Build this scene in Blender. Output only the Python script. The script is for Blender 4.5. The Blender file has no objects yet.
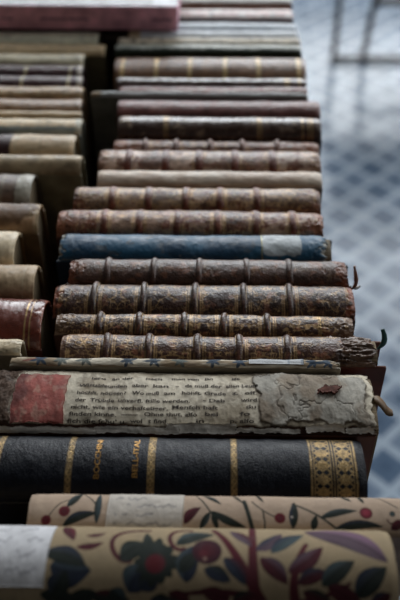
import bpy, math, random
import numpy as np
from mathutils import Vector

sc = bpy.context.scene
COL = sc.collection
D = bpy.data
PI = math.pi

# ------------------------------------------------------------------ camera model
FPX = 50 / 24 * 400
PITCH = math.radians(42.4)
YAW = math.radians(0.863)
CAM = Vector((0.0, 0.0, 1.335))
TABLE = 0.780
CREST = 0.945

cam_d = D.cameras.new('camera')
cam = D.objects.new('camera', cam_d)
COL.objects.link(cam)
cam.location = CAM
cam.rotation_euler = (PI / 2 - PITCH, 0, YAW)
cam_d.sensor_fit = 'HORIZONTAL'
cam_d.sensor_width = 24
cam_d.lens = 50
cam_d.clip_start = 0.02
cam_d.dof.use_dof = True
cam_d.dof.focus_distance = 0.535
cam_d.dof.aperture_fstop = 5.2
sc.camera = cam

_R = cam.rotation_euler.to_matrix()


def ray(px, py):
    return _R @ Vector(((px - 200) / FPX, -(py - 300) / FPX, -1.0))


def at(px, py, z):
    """the place on the level z that the photograph shows at px, py"""
    d = ray(px, py)
    t = (z - CAM.z) / d.z
    return CAM + d * t


# ------------------------------------------------------------------ helpers
def lin(c):
    c = np.asarray(c, float) / 255.0
    return np.where(c <= 0.04045, c / 12.92, ((c + 0.055) / 1.055) ** 2.4)


def tag(o, label=None, cat=None, group=None, kind=None):
    if label: o['label'] = label
    if cat: o['category'] = cat
    if group: o['group'] = group
    if kind: o['kind'] = kind
    return o


def empty(name, loc, rz=0.0):
    o = D.objects.new(name, None)
    o.empty_display_size = 0.02
    o.location = loc
    o.rotation_euler = (0, 0, rz)
    COL.objects.link(o)
    return o


def mesh_obj(name, verts, faces, mat, parent=None, smooth=True, col=None):
    me = D.meshes.new(name)
    verts = np.asarray(verts, np.float32).reshape(-1, 3)
    if isinstance(faces, np.ndarray):
        nf, w = faces.shape
        me.vertices.add(len(verts))
        me.vertices.foreach_set('co', verts.ravel())
        me.loops.add(nf * w)
        me.loops.foreach_set('vertex_index', faces.astype(np.int32).ravel())
        me.polygons.add(nf)
        me.polygons.foreach_set('loop_start', np.arange(0, nf * w, w, dtype=np.int32))
        me.update(calc_edges=True)
    else:
        me.from_pydata([tuple(v) for v in verts], [], [tuple(f) for f in faces])
    me.validate()
    if smooth:
        me.polygons.foreach_set('use_smooth', np.ones(len(me.polygons), bool))
    if col is not None:
        a = me.attributes.new('surface', 'FLOAT_COLOR', 'POINT')
        a.data.foreach_set('color', np.asarray(col, np.float32).reshape(-1))
    me.materials.append(mat)
    me.update()
    o = D.objects.new(name, me)
    COL.objects.link(o)
    if parent: o.parent = parent
    return o


# ---- noise on numpy grids
def _hash(ix, iy, seed):
    h = (ix.astype(np.int64) * 374761393 + iy.astype(np.int64) * 668265263 + seed * 1442695041) & 0x7fffffff
    h = ((h ^ (h >> 13)) * 1274126177) & 0x7fffffff
    return ((h ^ (h >> 16)) & 0xffff) / 65535.0


def vnoise(x, y, seed):
    ix = np.floor(x); iy = np.floor(y)
    fx = x - ix; fy = y - iy
    fx = fx * fx * (3 - 2 * fx); fy = fy * fy * (3 - 2 * fy)
    a = _hash(ix, iy, seed); b = _hash(ix + 1, iy, seed)
    c = _hash(ix, iy + 1, seed); d = _hash(ix + 1, iy + 1, seed)
    return (a * (1 - fx) + b * fx) * (1 - fy) + (c * (1 - fx) + d * fx) * fy


def fbm(x, y, seed, octv=4):
    x = np.asarray(x, float); y = np.asarray(y, float)
    s = 0; w = 0.5; t = 0
    for i in range(octv):
        s = s + w * vnoise(x, y, seed + 17 * i); t += w
        x = x * 2.03 + 5.1; y = y * 2.03 + 9.7; w *= 0.5
    return s / t


def sstep(e0, e1, x):
    t = np.clip((x - e0) / (e1 - e0), 0, 1)
    return t * t * (3 - 2 * t)


# ------------------------------------------------------------------ materials
def new_mat(name):
    m = D.materials.new(name)
    m.use_nodes = True
    nt = m.node_tree
    b = nt.nodes['Principled BSDF']
    return m, nt, b


def mat_surface(name, rough=0.5, fine=900.0, bump=0.25, gilt_rough=0.38, spec=0.5, mott=0.35):
    """covering material: colour comes with the surface, the grain from noise; gold tooling is metal"""
    m, nt, b = new_mat(name)
    N, L = nt.nodes, nt.links
    at_ = N.new('ShaderNodeAttribute'); at_.attribute_name = 'surface'
    tc = N.new('ShaderNodeTexCoord')
    n1 = N.new('ShaderNodeTexNoise'); n1.inputs['Scale'].default_value = fine; n1.inputs['Detail'].default_value = 3
    n2 = N.new('ShaderNodeTexNoise'); n2.inputs['Scale'].default_value = 140; n2.inputs['Detail'].default_value = 5
    L.new(tc.outputs['Object'], n1.inputs['Vector']); L.new(tc.outputs['Object'], n2.inputs['Vector'])
    mr = N.new('ShaderNodeMapRange'); mr.inputs['From Min'].default_value = 0.25; mr.inputs['From Max'].default_value = 0.75
    mr.inputs['To Min'].default_value = 1 - mott; mr.inputs['To Max'].default_value = 1 + mott * 0.6
    L.new(n2.outputs['Fac'], mr.inputs['Value'])
    vm = N.new('ShaderNodeVectorMath'); vm.operation = 'SCALE'
    L.new(at_.outputs['Color'], vm.inputs[0]); L.new(mr.outputs['Result'], vm.inputs['Scale'])
    L.new(vm.outputs['Vector'], b.inputs['Base Color'])
    gm = N.new('ShaderNodeMath'); gm.operation = 'MULTIPLY'; gm.inputs[1].default_value = 0.8
    L.new(at_.outputs['Alpha'], gm.inputs[0]); L.new(gm.outputs[0], b.inputs['Metallic'])
    rr = N.new('ShaderNodeMapRange')
    rr.inputs['To Min'].default_value = rough - 0.09; rr.inputs['To Max'].default_value = rough + 0.12
    rr.inputs['From Min'].default_value = 0.3; rr.inputs['From Max'].default_value = 0.7
    L.new(n2.outputs['Fac'], rr.inputs['Value'])
    rm = N.new('ShaderNodeMix'); rm.data_type = 'FLOAT'
    L.new(at_.outputs['Alpha'], rm.inputs[0]); L.new(rr.outputs['Result'], rm.inputs[2]); rm.inputs[3].default_value = gilt_rough
    L.new(rm.outputs[0], b.inputs['Roughness'])
    bp = N.new('ShaderNodeBump'); bp.inputs['Strength'].default_value = bump; bp.inputs['Distance'].default_value = 0.0008
    L.new(n1.outputs['Fac'], bp.inputs['Height']); L.new(bp.outputs['Normal'], b.inputs['Normal'])
    b.inputs['Specular IOR Level'].default_value = spec
    return m


LEATHER = mat_surface('worn_leather', 0.36, 700, 0.6, mott=0.55)
GLOSSY = mat_surface('polished_leather', 0.27, 900, 0.15, spec=0.7)
PAPER = mat_surface('aged_paper', 0.75, 500, 0.3, spec=0.25, mott=0.2)
VELLUM = mat_surface('vellum', 0.48, 300, 0.15, mott=0.22)
FABRIC = mat_surface('printed_cotton', 0.82, 1600, 0.35, spec=0.2, mott=0.12)
GRAINED = mat_surface('grained_leather', 0.42, 1100, 0.55, mott=0.3, spec=0.22)

_mc = {}


def mat_plain(c, rough=0.55, kind='cover', bump=0.3):
    key = (tuple(c), rough, kind)
    if key in _mc: return _mc[key]
    m, nt, b = new_mat(kind + '_stock')
    N, L = nt.nodes, nt.links
    tc = N.new('ShaderNodeTexCoord')
    n = N.new('ShaderNodeTexNoise'); n.inputs['Scale'].default_value = 60; n.inputs['Detail'].default_value = 6
    L.new(tc.outputs['Object'], n.inputs['Vector'])
    cr = N.new('ShaderNodeValToRGB')
    c = lin(c)
    cr.color_ramp.elements[0].position = 0.3; cr.color_ramp.elements[1].position = 0.72
    cr.color_ramp.elements[0].color = (*(c * 0.6), 1); cr.color_ramp.elements[1].color = (*np.minimum(c * 1.25, 1), 1)
    L.new(n.outputs['Fac'], cr.inputs['Fac']); L.new(cr.outputs['Color'], b.inputs['Base Color'])
    b.inputs['Roughness'].default_value = rough
    bp = N.new('ShaderNodeBump'); bp.inputs['Strength'].default_value = bump; bp.inputs['Distance'].default_value = 0.001
    L.new(n.outputs['Fac'], bp.inputs['Height']); L.new(bp.outputs['Normal'], b.inputs['Normal'])
    _mc[key] = m
    return m


def mat_pages(c=(150, 132, 104)):
    key = ('pages', tuple(c))
    if key in _mc: return _mc[key]
    m, nt, b = new_mat('page_edges')
    N, L = nt.nodes, nt.links
    tc = N.new('ShaderNodeTexCoord')
    mp = N.new('ShaderNodeMapping'); mp.inputs['Scale'].default_value = (4, 1800, 4)
    n = N.new('ShaderNodeTexNoise'); n.inputs['Scale'].default_value = 1.0; n.inputs['Detail'].default_value = 3
    L.new(tc.outputs['Object'], mp.inputs['Vector']); L.new(mp.outputs['Vector'], n.inputs['Vector'])
    cr = N.new('ShaderNodeValToRGB'); c = lin(c)
    cr.color_ramp.elements[0].position = 0.35; cr.color_ramp.elements[1].position = 0.65
    cr.color_ramp.elements[0].color = (*(c * 0.45), 1); cr.color_ramp.elements[1].color = (*c, 1)
    L.new(n.outputs['Fac'], cr.inputs['Fac']); L.new(cr.outputs['Color'], b.inputs['Base Color'])
    b.inputs['Roughness'].default_value = 0.85
    bp = N.new('ShaderNodeBump'); bp.inputs['Strength'].default_value = 0.5; bp.inputs['Distance'].default_value = 0.001
    L.new(n.outputs['Fac'], bp.inputs['Height']); L.new(bp.outputs['Normal'], b.inputs['Normal'])
    _mc[key] = m
    return m


GOLD_INK = None


def mat_flat(name, c, rough=0.6, metal=0.0):
    m, nt, b = new_mat(name)
    N, L = nt.nodes, nt.links
    n = N.new('ShaderNodeTexNoise'); n.inputs['Scale'].default_value = 500
    tc = N.new('ShaderNodeTexCoord'); L.new(tc.outputs['Object'], n.inputs['Vector'])
    cr = N.new('ShaderNodeValToRGB'); c = lin(c)
    cr.color_ramp.elements[0].color = (*(c * 0.55), 1); cr.color_ramp.elements[1].color = (*np.minimum(c * 1.2, 1), 1)
    cr.color_ramp.elements[0].position = 0.3; cr.color_ramp.elements[1].position = 0.7
    L.new(n.outputs['Fac'], cr.inputs['Fac']); L.new(cr.outputs['Color'], b.inputs['Base Color'])
    b.inputs['Roughness'].default_value = rough; b.inputs['Metallic'].default_value = metal
    return m


GOLD = np.array([0.40, 0.27, 0.115])

# ------------------------------------------------------------------ the book builder


class Book:
    pass


def arc(bk, u, s, off=0.0):
    """point on the spine: u metres from the middle, s from the front joint (0) over the crest to the back joint (1)"""
    th = PI * np.asarray(s, float)
    c, sn = np.cos(th), np.sin(th)
    v = -bk.a * c
    z = bk.zc + bk.r * sn
    nv, nz = -c / bk.a, sn / bk.r
    ln = np.sqrt(nv * nv + nz * nz) + 1e-9
    u = np.asarray(u, float) + 0 * v
    off = np.asarray(off, float)
    return np.stack([u, v + nv / ln * off, z + nz / ln * off], -1)


def grid_faces(nu, nv, o=0):
    i = np.arange(nu - 1)[:, None] * nv + np.arange(nv - 1)[None, :]
    return (np.stack([i, i + nv, i + nv + 1, i + 1], -1).reshape(-1, 4)) + o


def shell(outer, inner):
    """closed sheet from two grids of the same shape"""
    nu, nv, _ = outer.shape
    n = nu * nv
    fo = grid_faces(nu, nv)
    fi = grid_faces(nu, nv, n)[:, ::-1]
    idx = np.arange(n).reshape(nu, nv)
    rim = np.concatenate([idx[:, 0], idx[-1, 1:], idx[-2::-1, -1], idx[0, -2:0:-1]])
    r2 = np.roll(rim, -1)
    fr = np.stack([rim, rim + n, r2 + n, r2], -1)
    # winding: rim runs along u first at s=0
    return np.concatenate([outer.reshape(-1, 3), inner.reshape(-1, 3)]), np.concatenate([fo, fi, fr[:, ::-1]])


def s_of_arclen(bk, n):
    """n values of s evenly spaced over the curve of the spine"""
    s = np.linspace(0, 1, 400)
    p = arc(bk, 0, s)
    d = np.concatenate([[0], np.cumsum(np.linalg.norm(np.diff(p, axis=0), axis=1))])
    bk.L = d[-1]
    return np.interp(np.linspace(0, d[-1], n), d, s), d[-1]


def box(x0, x1, y0, y1, z0, z1, bev=0.0008):
    """a board with softened edges, as verts and faces"""
    v = []; f = []
    for (zz, dd) in ((z0, bev), (z0 + bev, 0), (z1 - bev, 0), (z1, bev)):
        for (x, y, sx, sy) in ((x0, y0, 1, 1), (x1, y0, -1, 1), (x1, y1, -1, -1), (x0, y1, 1, -1)):
            v.append((x + sx * (dd + 0), y + sy * dd, zz))
    for k in range(3):
        for i in range(4):
            j = (i + 1) % 4
            f.append((k * 4 + i, k * 4 + j, k * 4 + 4 + j, k * 4 + 4 + i))
    f.append((3, 2, 1, 0)); f.append((12, 13, 14, 15))
    return v, f


def paint_base(c, U, S, seed, var=0.35, c2=None, worn=None, wear=0.0):
    """base colour of a covering with its blotches, colour only"""
    n = fbm(U * 60, S * 3, seed)
    n2 = fbm(U * 350, S * 16, seed + 5)
    k = 1 + var * (n - 0.5) * 2 + var * 0.6 * (n2 - 0.5) * 2
    col = lin(c)[None, None, :] * k[..., None]
    if c2 is not None:
        m = sstep(0.45, 0.62, fbm(U * 45, S * 2.2, seed + 31))
        col = col * (1 - m[..., None]) + lin(c2)[None, None, :] * (k * m)[..., None]
    if worn is not None and wear > 0:
        m = sstep(0.66 - wear * 0.3, 0.76 - wear * 0.2, fbm(U * 160, S * 7, seed + 77))
        col = col * (1 - m[..., None]) + lin(worn)[None, None, :] * m[..., None]
    return col


def make_book(spec):
    bk = Book()
    bk.spec = spec
    g = spec.get
    bk.a = spec['a']; bk.k = g('k', 0.5); bk.r = bk.k * bk.a
    top = CREST + g('dz', 0.0)
    bk.x0, bk.x1 = spec['X0'], spec['X1']
    bk.len = bk.x1 - bk.x0
    bk.h = top - TABLE
    bk.zc = bk.h - bk.r
    bk.cx = (bk.x0 + bk.x1) / 2
    seed = g('seed', abs(hash_s(spec['label'])) % 9999)
    bk.seed = seed
    rng = random.Random(seed)
    root = empty('book', (bk.cx, spec['Yc'], TABLE), g('yaw', 0.0))
    tag(root, spec['label'], 'book', spec['group'])
    bk.root = root
    hl = bk.len / 2
    res = g('res', 0.0008)
    nv_s = max(14, int(bk.a * 2.4 / res))
    ss, L = s_of_arclen(bk, nv_s)
    nu = max(30, int(bk.len / res))
    uu = np.linspace(-hl, hl, nu)
    U, S = np.meshgrid(uu, ss, indexing='ij')
    bk.u_px = lambda px, yy=None: at(px, (yy if yy is not None else spec['ymid']), top - bk.r * 0.15).x - bk.cx
    # colour and relief
    mat = g('mat', LEATHER)
    col = paint_base(spec['c'], U, S, seed, g('var', 0.35), g('c2'), g('worn'), g('wear', 0.0))
    gilt = np.zeros_like(U)
    H = (fbm(U * 70, S * 2.5, seed + 3, 3) - 0.5) * 2 * g('rough_h', 0.0006)
    H = H + (fbm(U * 420, S * 15, seed + 4, 3) - 0.5) * 2 * g('fine_h', 0.00018)
    H = H + (vnoise(U * 12 + 3, U * 0 + 0.5, seed + 9) - 0.5) * g('wav', 0.0012)
    A = [U, S, col, gilt, H]
    bands = [bk.u_px(p) for p in g('bands', [])]
    bk.bands = bands
    for fn in g('paint', []):
        fn(bk, A)
    U, S, col, gilt, H = A
    # soft shoulders at the two ends, and tears
    e = np.minimum(U + hl, hl - U)
    H = H - 0.0008 * np.exp(-(e / 0.0025) ** 2) + g('cap', 0.0) * np.exp(-((e - 0.003) / 0.0018) ** 2)
    Ug = U.copy()
    for side, amt in ((1, g('tear_r', 0.0)), (-1, g('tear_l', 0.0))):
        amt = max(amt, 0.0006)
        jag = fbm(S[0] * 5, S[0] * 0 + side * 3.3, seed + 60, 4) * amt * 1.3 + (fbm(S[0] * 22, S[0] * 0 + side, seed + 61, 2)) * amt * 0.5
        w = sstep(0.72, 1.0, side * uu / hl)
        Ug -= side * w[:, None] * jag[None, :]
    H = H * np.clip(np.sin(PI * S) * 3.5, 0, 1)
    bk.uu, bk.ss, bk.H = uu, ss, H
    outer = arc(bk, Ug, S, H)
    th = min(g('spine_t', 0.0022), 0.5 * bk.r, 0.4 * bk.a)
    P = outer
    inn0 = arc(bk, Ug[0], ss, -th + H[0] * 0.3); inn1 = arc(bk, Ug[-1], ss, -th + H[-1] * 0.3)
    n0 = nu * nv_s
    verts = np.concatenate([P.reshape(-1, 3), inn0, inn1])
    fo = grid_faces(nu, nv_s)
    j = np.arange(nv_s - 1)
    e0 = np.stack([j, j + 1, n0 + j + 1, n0 + j], -1)
    base1 = (nu - 1) * nv_s
    e1 = np.stack([base1 + j + 1, base1 + j, n0 + nv_s + j, n0 + nv_s + j + 1], -1)
    und = np.stack([n0 + j, n0 + j + 1, n0 + nv_s + j + 1, n0 + nv_s + j], -1)
    faces = np.concatenate([fo, e0, e1, und])
    cc = np.concatenate([np.clip(col, 0, 1), gilt[..., None]], -1).reshape(-1, 4)
    edge = np.array([*(lin(g('edge', g('worn') or spec['c']))), 0.0])
    cc = np.concatenate([cc, np.tile(edge, (2 * nv_s, 1))])
    sp = mesh_obj('spine', verts, faces, mat, root, True, cc)
    bk.spine = sp
    # raised bands over the cords
    for bi, ub in enumerate(bands):
        raised_band(bk, ub, g('band_w', 0.0052), g('band_h', 0.0019), seed + bi)
    # two boards and the leaves between them
    bt = g('board_t', 0.0026)
    bc = g('board_c', spec['c'])
    bm = mat_plain(bc, g('board_rough', 0.5))
    bl0, bl1 = -hl - g('board_xl', 0.0), hl + g('board_xr', 0.0)
    for sgn in (-1, 1):
        y0, y1 = (-bk.a, -bk.a + bt) if sgn < 0 else (bk.a - bt, bk.a)
        v, f = box(bl0, bl1, y0, y1, 0.0, bk.zc - 0.0003)
        mesh_obj('cover_board', v, f, bm, root, False)
    pi = g('inset', 0.003)
    n = 14
    prof = [(-(bk.a - bt - 0.0002), 0.003)]
    for i in range(n + 1):
        t = i / n
        q = arc(bk, 0, t, -th - 0.0004)
        yy = float(np.clip(q[1], -(bk.a - bt - 0.0002), bk.a - bt - 0.0002))
        prof.append((yy, float(q[2])))
    prof.append((bk.a - bt - 0.0002, 0.003))
    v = []; f = []
    m = len(prof)
    for x in (-hl + pi, hl - pi):
        v += [(x, y, z) for (y, z) in prof]
    for i in range(m):
        k = (i + 1) % m
        f.append((i, k, m + k, m + i))
    f.append(tuple(range(m))[::-1]); f.append(tuple(range(m, 2 * m)))
    mesh_obj('page_block', v, f, mat_pages(g('pages', (150, 132, 104))), root, False)
    for fn in g('extra', []):
        fn(bk)
    return bk


def hash_s(s):
    h = 7
    for ch in s: h = (h * 131 + ord(ch)) & 0x7fffffff
    return h


def raised_band(bk, ub, w, hgt, seed):
    g = bk.spec.get
    n1 = 9
    ss, L = s_of_arclen(bk, 34)
    t = np.linspace(-1, 1, n1)
    T, S = np.meshgrid(t, ss, indexing='ij')
    jit = (fbm(S * 4, T * 0 + seed, seed, 3) - 0.5) * 0.0012
    U = ub + T * w / 2 + jit
    fade = np.clip(np.sin(PI * S) * 3, 0, 1)
    H = (1 - T ** 2) ** 0.7 * hgt * (0.03 + 0.97 * fade) * (0.8 + 0.4 * fbm(S * 9, T * 2, seed + 4, 3)) + 0.0001
    if True:
        base = lin(g('band_c', bk.spec['c']))[None, None, :] * (0.9 + 0.5 * (fbm(S * 9, T * 2, seed + 2) - 0.5))[..., None]
        m = sstep(0.52, 0.68, fbm(S * 10, T * 1.5 + 7, seed + 8)) * (1 - np.abs(T)) * g('band_wear', 0.7)
        wn = lin(g('band_worn', g('worn') or (120, 70, 48)))
        col = base * (1 - m[..., None]) + wn[None, None, :] * m[..., None]
    gilt = np.zeros_like(T)
    if g('band_gilt', 0) > 0:
        gm = g('band_gilt', 0) * (np.abs(T) > 0.72) * sstep(0.4, 0.55, fbm(S * 14, T, seed + 21))
        col = col * (1 - gm[..., None]) + GOLD * gm[..., None]
        gilt = gm
    outer = arc(bk, U, S, H)
    inner = arc(bk, U, S, -0.001)
    v, f = shell(outer, inner)
    c = np.concatenate([np.clip(col, 0, 1), gilt[..., None]], -1).reshape(-1, 4)
    mesh_obj('raised_band', v, f, g('mat', LEATHER), bk.spine, True, np.concatenate([c, c]))


# ------------------------------------------------------------------ painters (colour and relief of spines)
def blend(A, mask, colr, gilt=None):
    m = np.clip(mask, 0, 1)
    c = np.asarray(colr, float)
    A[2] = A[2] * (1 - m[..., None]) + (c if c.ndim == 3 else c[None, None, :]) * m[..., None]
    if gilt is not None:
        A[3] = A[3] * (1 - m) + gilt * m


def gilt_tooling(strength=0.8, worn=0.5, title=None, ends=True):
    """double fillets beside each band and mirrored scrolls in each panel"""
    def fn(bk, A):
        U, S = A[0], A[1]
        hl = bk.len / 2
        edges = [-hl] + list(bk.bands) + [hl]
        wear = sstep(worn - 0.12, worn + 0.14, fbm(U * 150, S * 7, bk.seed + 200))
        mask = np.zeros_like(U)
        for i in range(len(edges) - 1):
            a, b = edges[i], edges[i + 1]
            if b - a < 0.008: continue
            c = (a + b) / 2; hw = (b - a) / 2
            x = (U - c) / hw
            ins = (np.abs(x) < 1)
            e = hw - np.abs(U - c)
            ln = (np.exp(-((e - 0.0042) / 0.00048) ** 2) + np.exp(-((e - 0.0056) / 0.00028) ** 2))
            ax = np.abs(x); ay = np.abs(S - 0.5) * 2
            q1 = fbm(ax * 4.2 + i * 0.3, ay * 4.2, bk.seed + 300, 2)
            scr = 1 - sstep(0.02, 0.05, np.abs(q1 - 0.5))
            q2 = fbm(ax * 8 + 3, ay * 8, bk.seed + 311, 2)
            scr = np.maximum(scr, (1 - sstep(0.02, 0.045, np.abs(q2 - 0.52))) * 0.7)
            scr = scr * (ax < 0.70) * (ay < 0.84)
            bor = np.exp(-((ay - 0.88) / 0.03) ** 2) * (ax < 0.8)
            if title is not None and i == title:
                rows = np.abs(((S - 0.2) * 7) % 1 - 0.5) < 0.28
                gl = vnoise(U * 900, np.floor((S - 0.2) * 7) * 3.1, bk.seed + 5) > 0.5
                scr = (rows & gl & (ax < 0.6) & (ay < 0.6)).astype(float) * 0.9
            mask = np.maximum(mask, np.clip(ln * 1.2 + scr * 0.8 + bor * 0.6, 0, 1) * ins)
        mask *= strength * wear
        blend(A, mask, lin((204, 166, 116)), 0.2)
        A[4] -= mask * 0.00012
    return fn


def gilt_lines(pxs, w=0.0006, strength=0.9, colr=None, metal=0.8, yy=None):
    def fn(bk, A):
        U, S = A[0], A[1]
        m = np.zeros_like(U)
        for p in pxs:
            u0 = bk.u_px(p, yy)
            m = np.maximum(m, 1 - sstep(w * 0.7, w * 1.2, np.abs(U - u0)))
        m = m * strength * (0.55 + 0.45 * sstep(0.3, 0.5, fbm(U * 300, S * 12, bk.seed + 7)))
        blend(A, m, GOLD * 1.3 if colr is None else lin(colr), metal)
    return fn


def patch_paint(p0, p1, colr, s0=0.0, s1=1.0, seed=1, rag=0.002, raise_=0.0, var=0.2, c2=None):
    """an area of another material or colour, or a painted highlight, between two places along the spine"""
    def fn(bk, A):
        U, S = A[0], A[1]
        a, b = bk.u_px(p0), bk.u_px(p1)
        n = (fbm(U * 220, S * 9, seed, 4) - 0.5) * 2 * rag
        d = np.minimum(np.minimum(U - a, b - U), np.minimum((S - s0), (s1 - S)) * bk.L) + n
        m = sstep(0, 0.0006, d)
        k = 1 + var * 2 * (fbm(U * 120, S * 5, seed + 3) - 0.5)
        c = lin(colr)[None, None, :] * k[..., None]
        if c2 is not None:
            mm = sstep(0.45, 0.6, fbm(U * 90, S * 4, seed + 8))[..., None]
            c = c * (1 - mm) + lin(c2) * mm * k[..., None]
        blend(A, m, c, 0.0)
        A[4] += m * raise_
    return fn


def edge_wear(colr, amt=0.5, width=0.010, left=True, right=True):
    def fn(bk, A):
        U, S = A[0], A[1]
        hl = bk.len / 2
        e = np.full_like(U, 9.0)
        if left: e = np.minimum(e, U + hl)
        if right: e = np.minimum(e, hl - U)
        m = sstep(0.0, 1.0, amt * 1.6 * np.exp(-e / width) + (fbm(U * 260, S * 11, bk.seed + 91) - 0.62))
        m = sstep(0.02, 0.35, m)
        blend(A, m, lin(colr)[None, None, :] * (0.7 + 0.6 * fbm(U * 500, S * 20, bk.seed + 92))[..., None], 0.0)
        A[4] -= m * 0.0005
        A[4] += m * (fbm(U * 300, S * 12, bk.seed + 93, 4) - 0.5) * 0.0016
    return fn


def crackle(depth=0.0006, scale=1.0):
    def fn(bk, A):
        U, S = A[0], A[1]
        q = fbm(U * 90 * scale, S * 5 * scale, bk.seed + 120, 4)
        m = 1 - sstep(0.0, 0.03, np.abs(q - 0.5))
        A[4] -= m * depth
        blend(A, m * 0.5, A[2] * 0.45)
    return fn


# ---- shapes in the plane of the unrolled spine (metres)
def unroll(bk, A):
    """metres along and across the unrolled spine"""
    s = np.linspace(0, 1, 400)
    p = arc(bk, 0, s)
    d = np.concatenate([[0], np.cumsum(np.linalg.norm(np.diff(p, axis=0), axis=1))])
    return A[0], np.interp(A[1], s, d), (lambda q: np.interp(q, s, d))


def px_to_surface(bk):
    """returns f(px,py) -> (u, w) on the unrolled spine, by meeting the sight line with the spine"""
    s = np.linspace(0.0, 1, 600)
    p = arc(bk, 0, s)
    d = np.concatenate([[0], np.cumsum(np.linalg.norm(np.diff(p, axis=0), axis=1))])
    Yc = bk.spec['Yc']

    def f(px, py):
        r = ray(px, py)
        # find s where the sight line meets the profile (first from the front)
        t = (p[:, 1] + Yc - CAM.y) / r.y
        z = CAM.z + t * r.z - TABLE
        diff = z - p[:, 2]
        k = None
        for i in range(1, len(s)):
            if diff[i - 1] > 0 >= diff[i] or diff[i - 1] < 0 <= diff[i]:
                k = i; break
        if k is None: k = int(np.argmin(np.abs(diff)))
        return (CAM.x + t[k] * r.x - bk.cx, d[k])
    return f


def leaf_mask(X, W, p0, p1, wid, bend=0.0, pw=0.8):
    dx, dy = p1[0] - p0[0], p1[1] - p0[1]
    L = math.hypot(dx, dy) + 1e-9
    t = ((X - p0[0]) * dx + (W - p0[1]) * dy) / L ** 2
    n = ((X - p0[0]) * -dy + (W - p0[1]) * dx) / L
    tc = np.clip(t, 0, 1)
    n = n - bend * np.sin(PI * tc) * L
    hw = wid * np.sin(PI * tc ** 0.85) ** pw
    d = hw - np.abs(n)
    d = np.where((t < 0) | (t > 1), -0.01, d)
    return sstep(-0.0001, 0.00035, d), n / (wid + 1e-9), tc


def curve_mask(X, W, pts, w0, w1=None):
    w1 = w0 if w1 is None else w1
    pts = [np.array(p) for p in pts]
    n = 26
    out = np.zeros_like(X)
    q = []
    for i in range(n + 1):
        t = i / n
        P = [p.copy() for p in pts]
        while len(P) > 1:
            P = [P[j] * (1 - t) + P[j + 1] * t for j in range(len(P) - 1)]
        q.append(P[0])
    for i in range(n):
        a, b = q[i], q[i + 1]
        ab = b - a
        t = np.clip(((X - a[0]) * ab[0] + (W - a[1]) * ab[1]) / (ab @ ab + 1e-12), 0, 1)
        dd = np.hypot(X - a[0] - t * ab[0], W - a[1] - t * ab[1])
        w = w0 + (w1 - w0) * (i / n)
        out = np.maximum(out, 1 - sstep(w * 0.7, w * 1.15, dd))
    return out


# ------------------------------------------------------------------ patches, lettering and scraps lying on a spine
def surf_patch(bk, name, u0, u1, w0, w1, off, thick, mat, colfn, res=0.0007, rag=0.0, skew=0.0, seed=3):
    s = np.linspace(0, 1, 400)
    p = arc(bk, 0, s)
    d = np.concatenate([[0], np.cumsum(np.linalg.norm(np.diff(p, axis=0), axis=1))])
    nu = max(8, int(abs(u1 - u0) / res)); nw = max(8, int(abs(w1 - w0) / res))
    T, V = np.meshgrid(np.linspace(0, 1, nu), np.linspace(0, 1, nw), indexing='ij')
    U = u0 + (u1 - u0) * T + skew * (V - 0.5)
    W = w0 + (w1 - w0) * V
    if rag:
        U = U + rag * (fbm(V * 8, T * 0 + 1, seed) - 0.5) * 2 * (sstep(0.8, 1, T) + sstep(0.2, 0, T))
        W = W + rag * (fbm(T * 12, V * 0 + 5, seed + 1) - 0.5) * 2 * (sstep(0.7, 1, V) + sstep(0.3, 0, V))
    S = np.interp(W, d, s)
    H = off + relief(bk, U, S) + (fbm(T * 6, V * 4, seed + 2, 3) - 0.5) * 0.0003
    v, f = shell(arc(bk, U, S, H + thick), arc(bk, U, S, H - 0.0004))
    c = colfn(U, W, T, V)
    c = np.concatenate([np.clip(c, 0, 1), np.zeros(T.shape + (1,))], -1).reshape(-1, 4)
    return mesh_obj(name, v, f, mat, bk.spine, True, np.concatenate([c, c]))


def relief(bk, U, S):
    """height of the covering above the smooth curve at a place"""
    i = np.clip(np.interp(U, bk.uu, np.arange(len(bk.uu))), 0, len(bk.uu) - 1.001)
    j = np.clip(np.interp(S, bk.ss, np.arange(len(bk.ss))), 0, len(bk.ss) - 1.001)
    i0 = i.astype(int); j0 = j.astype(int); fi = i - i0; fj = j - j0
    H = bk.H
    return (H[i0, j0] * (1 - fi) + H[i0 + 1, j0] * fi) * (1 - fj) + (H[i0, j0 + 1] * (1 - fi) + H[i0 + 1, j0 + 1] * fi) * fj


def text_points(body, size, bold=0.0, shear=0.0, extr=0.0):
    cu = D.curves.new('lettering', 'FONT')
    cu.body = body; cu.size = size; cu.offset = bold; cu.shear = shear
    cu.resolution_u = 3
    o = D.objects.new('lettering', cu)
    COL.objects.link(o)
    dg = bpy.context.evaluated_depsgraph_get()
    me = D.meshes.new_from_object(o.evaluated_get(dg))
    v = np.array([q.co[:] for q in me.vertices]).reshape(-1, 3)
    f = [tuple(pp.vertices) for pp in me.polygons]
    D.objects.remove(o); D.curves.remove(cu); D.meshes.remove(me)
    return v, f


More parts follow.
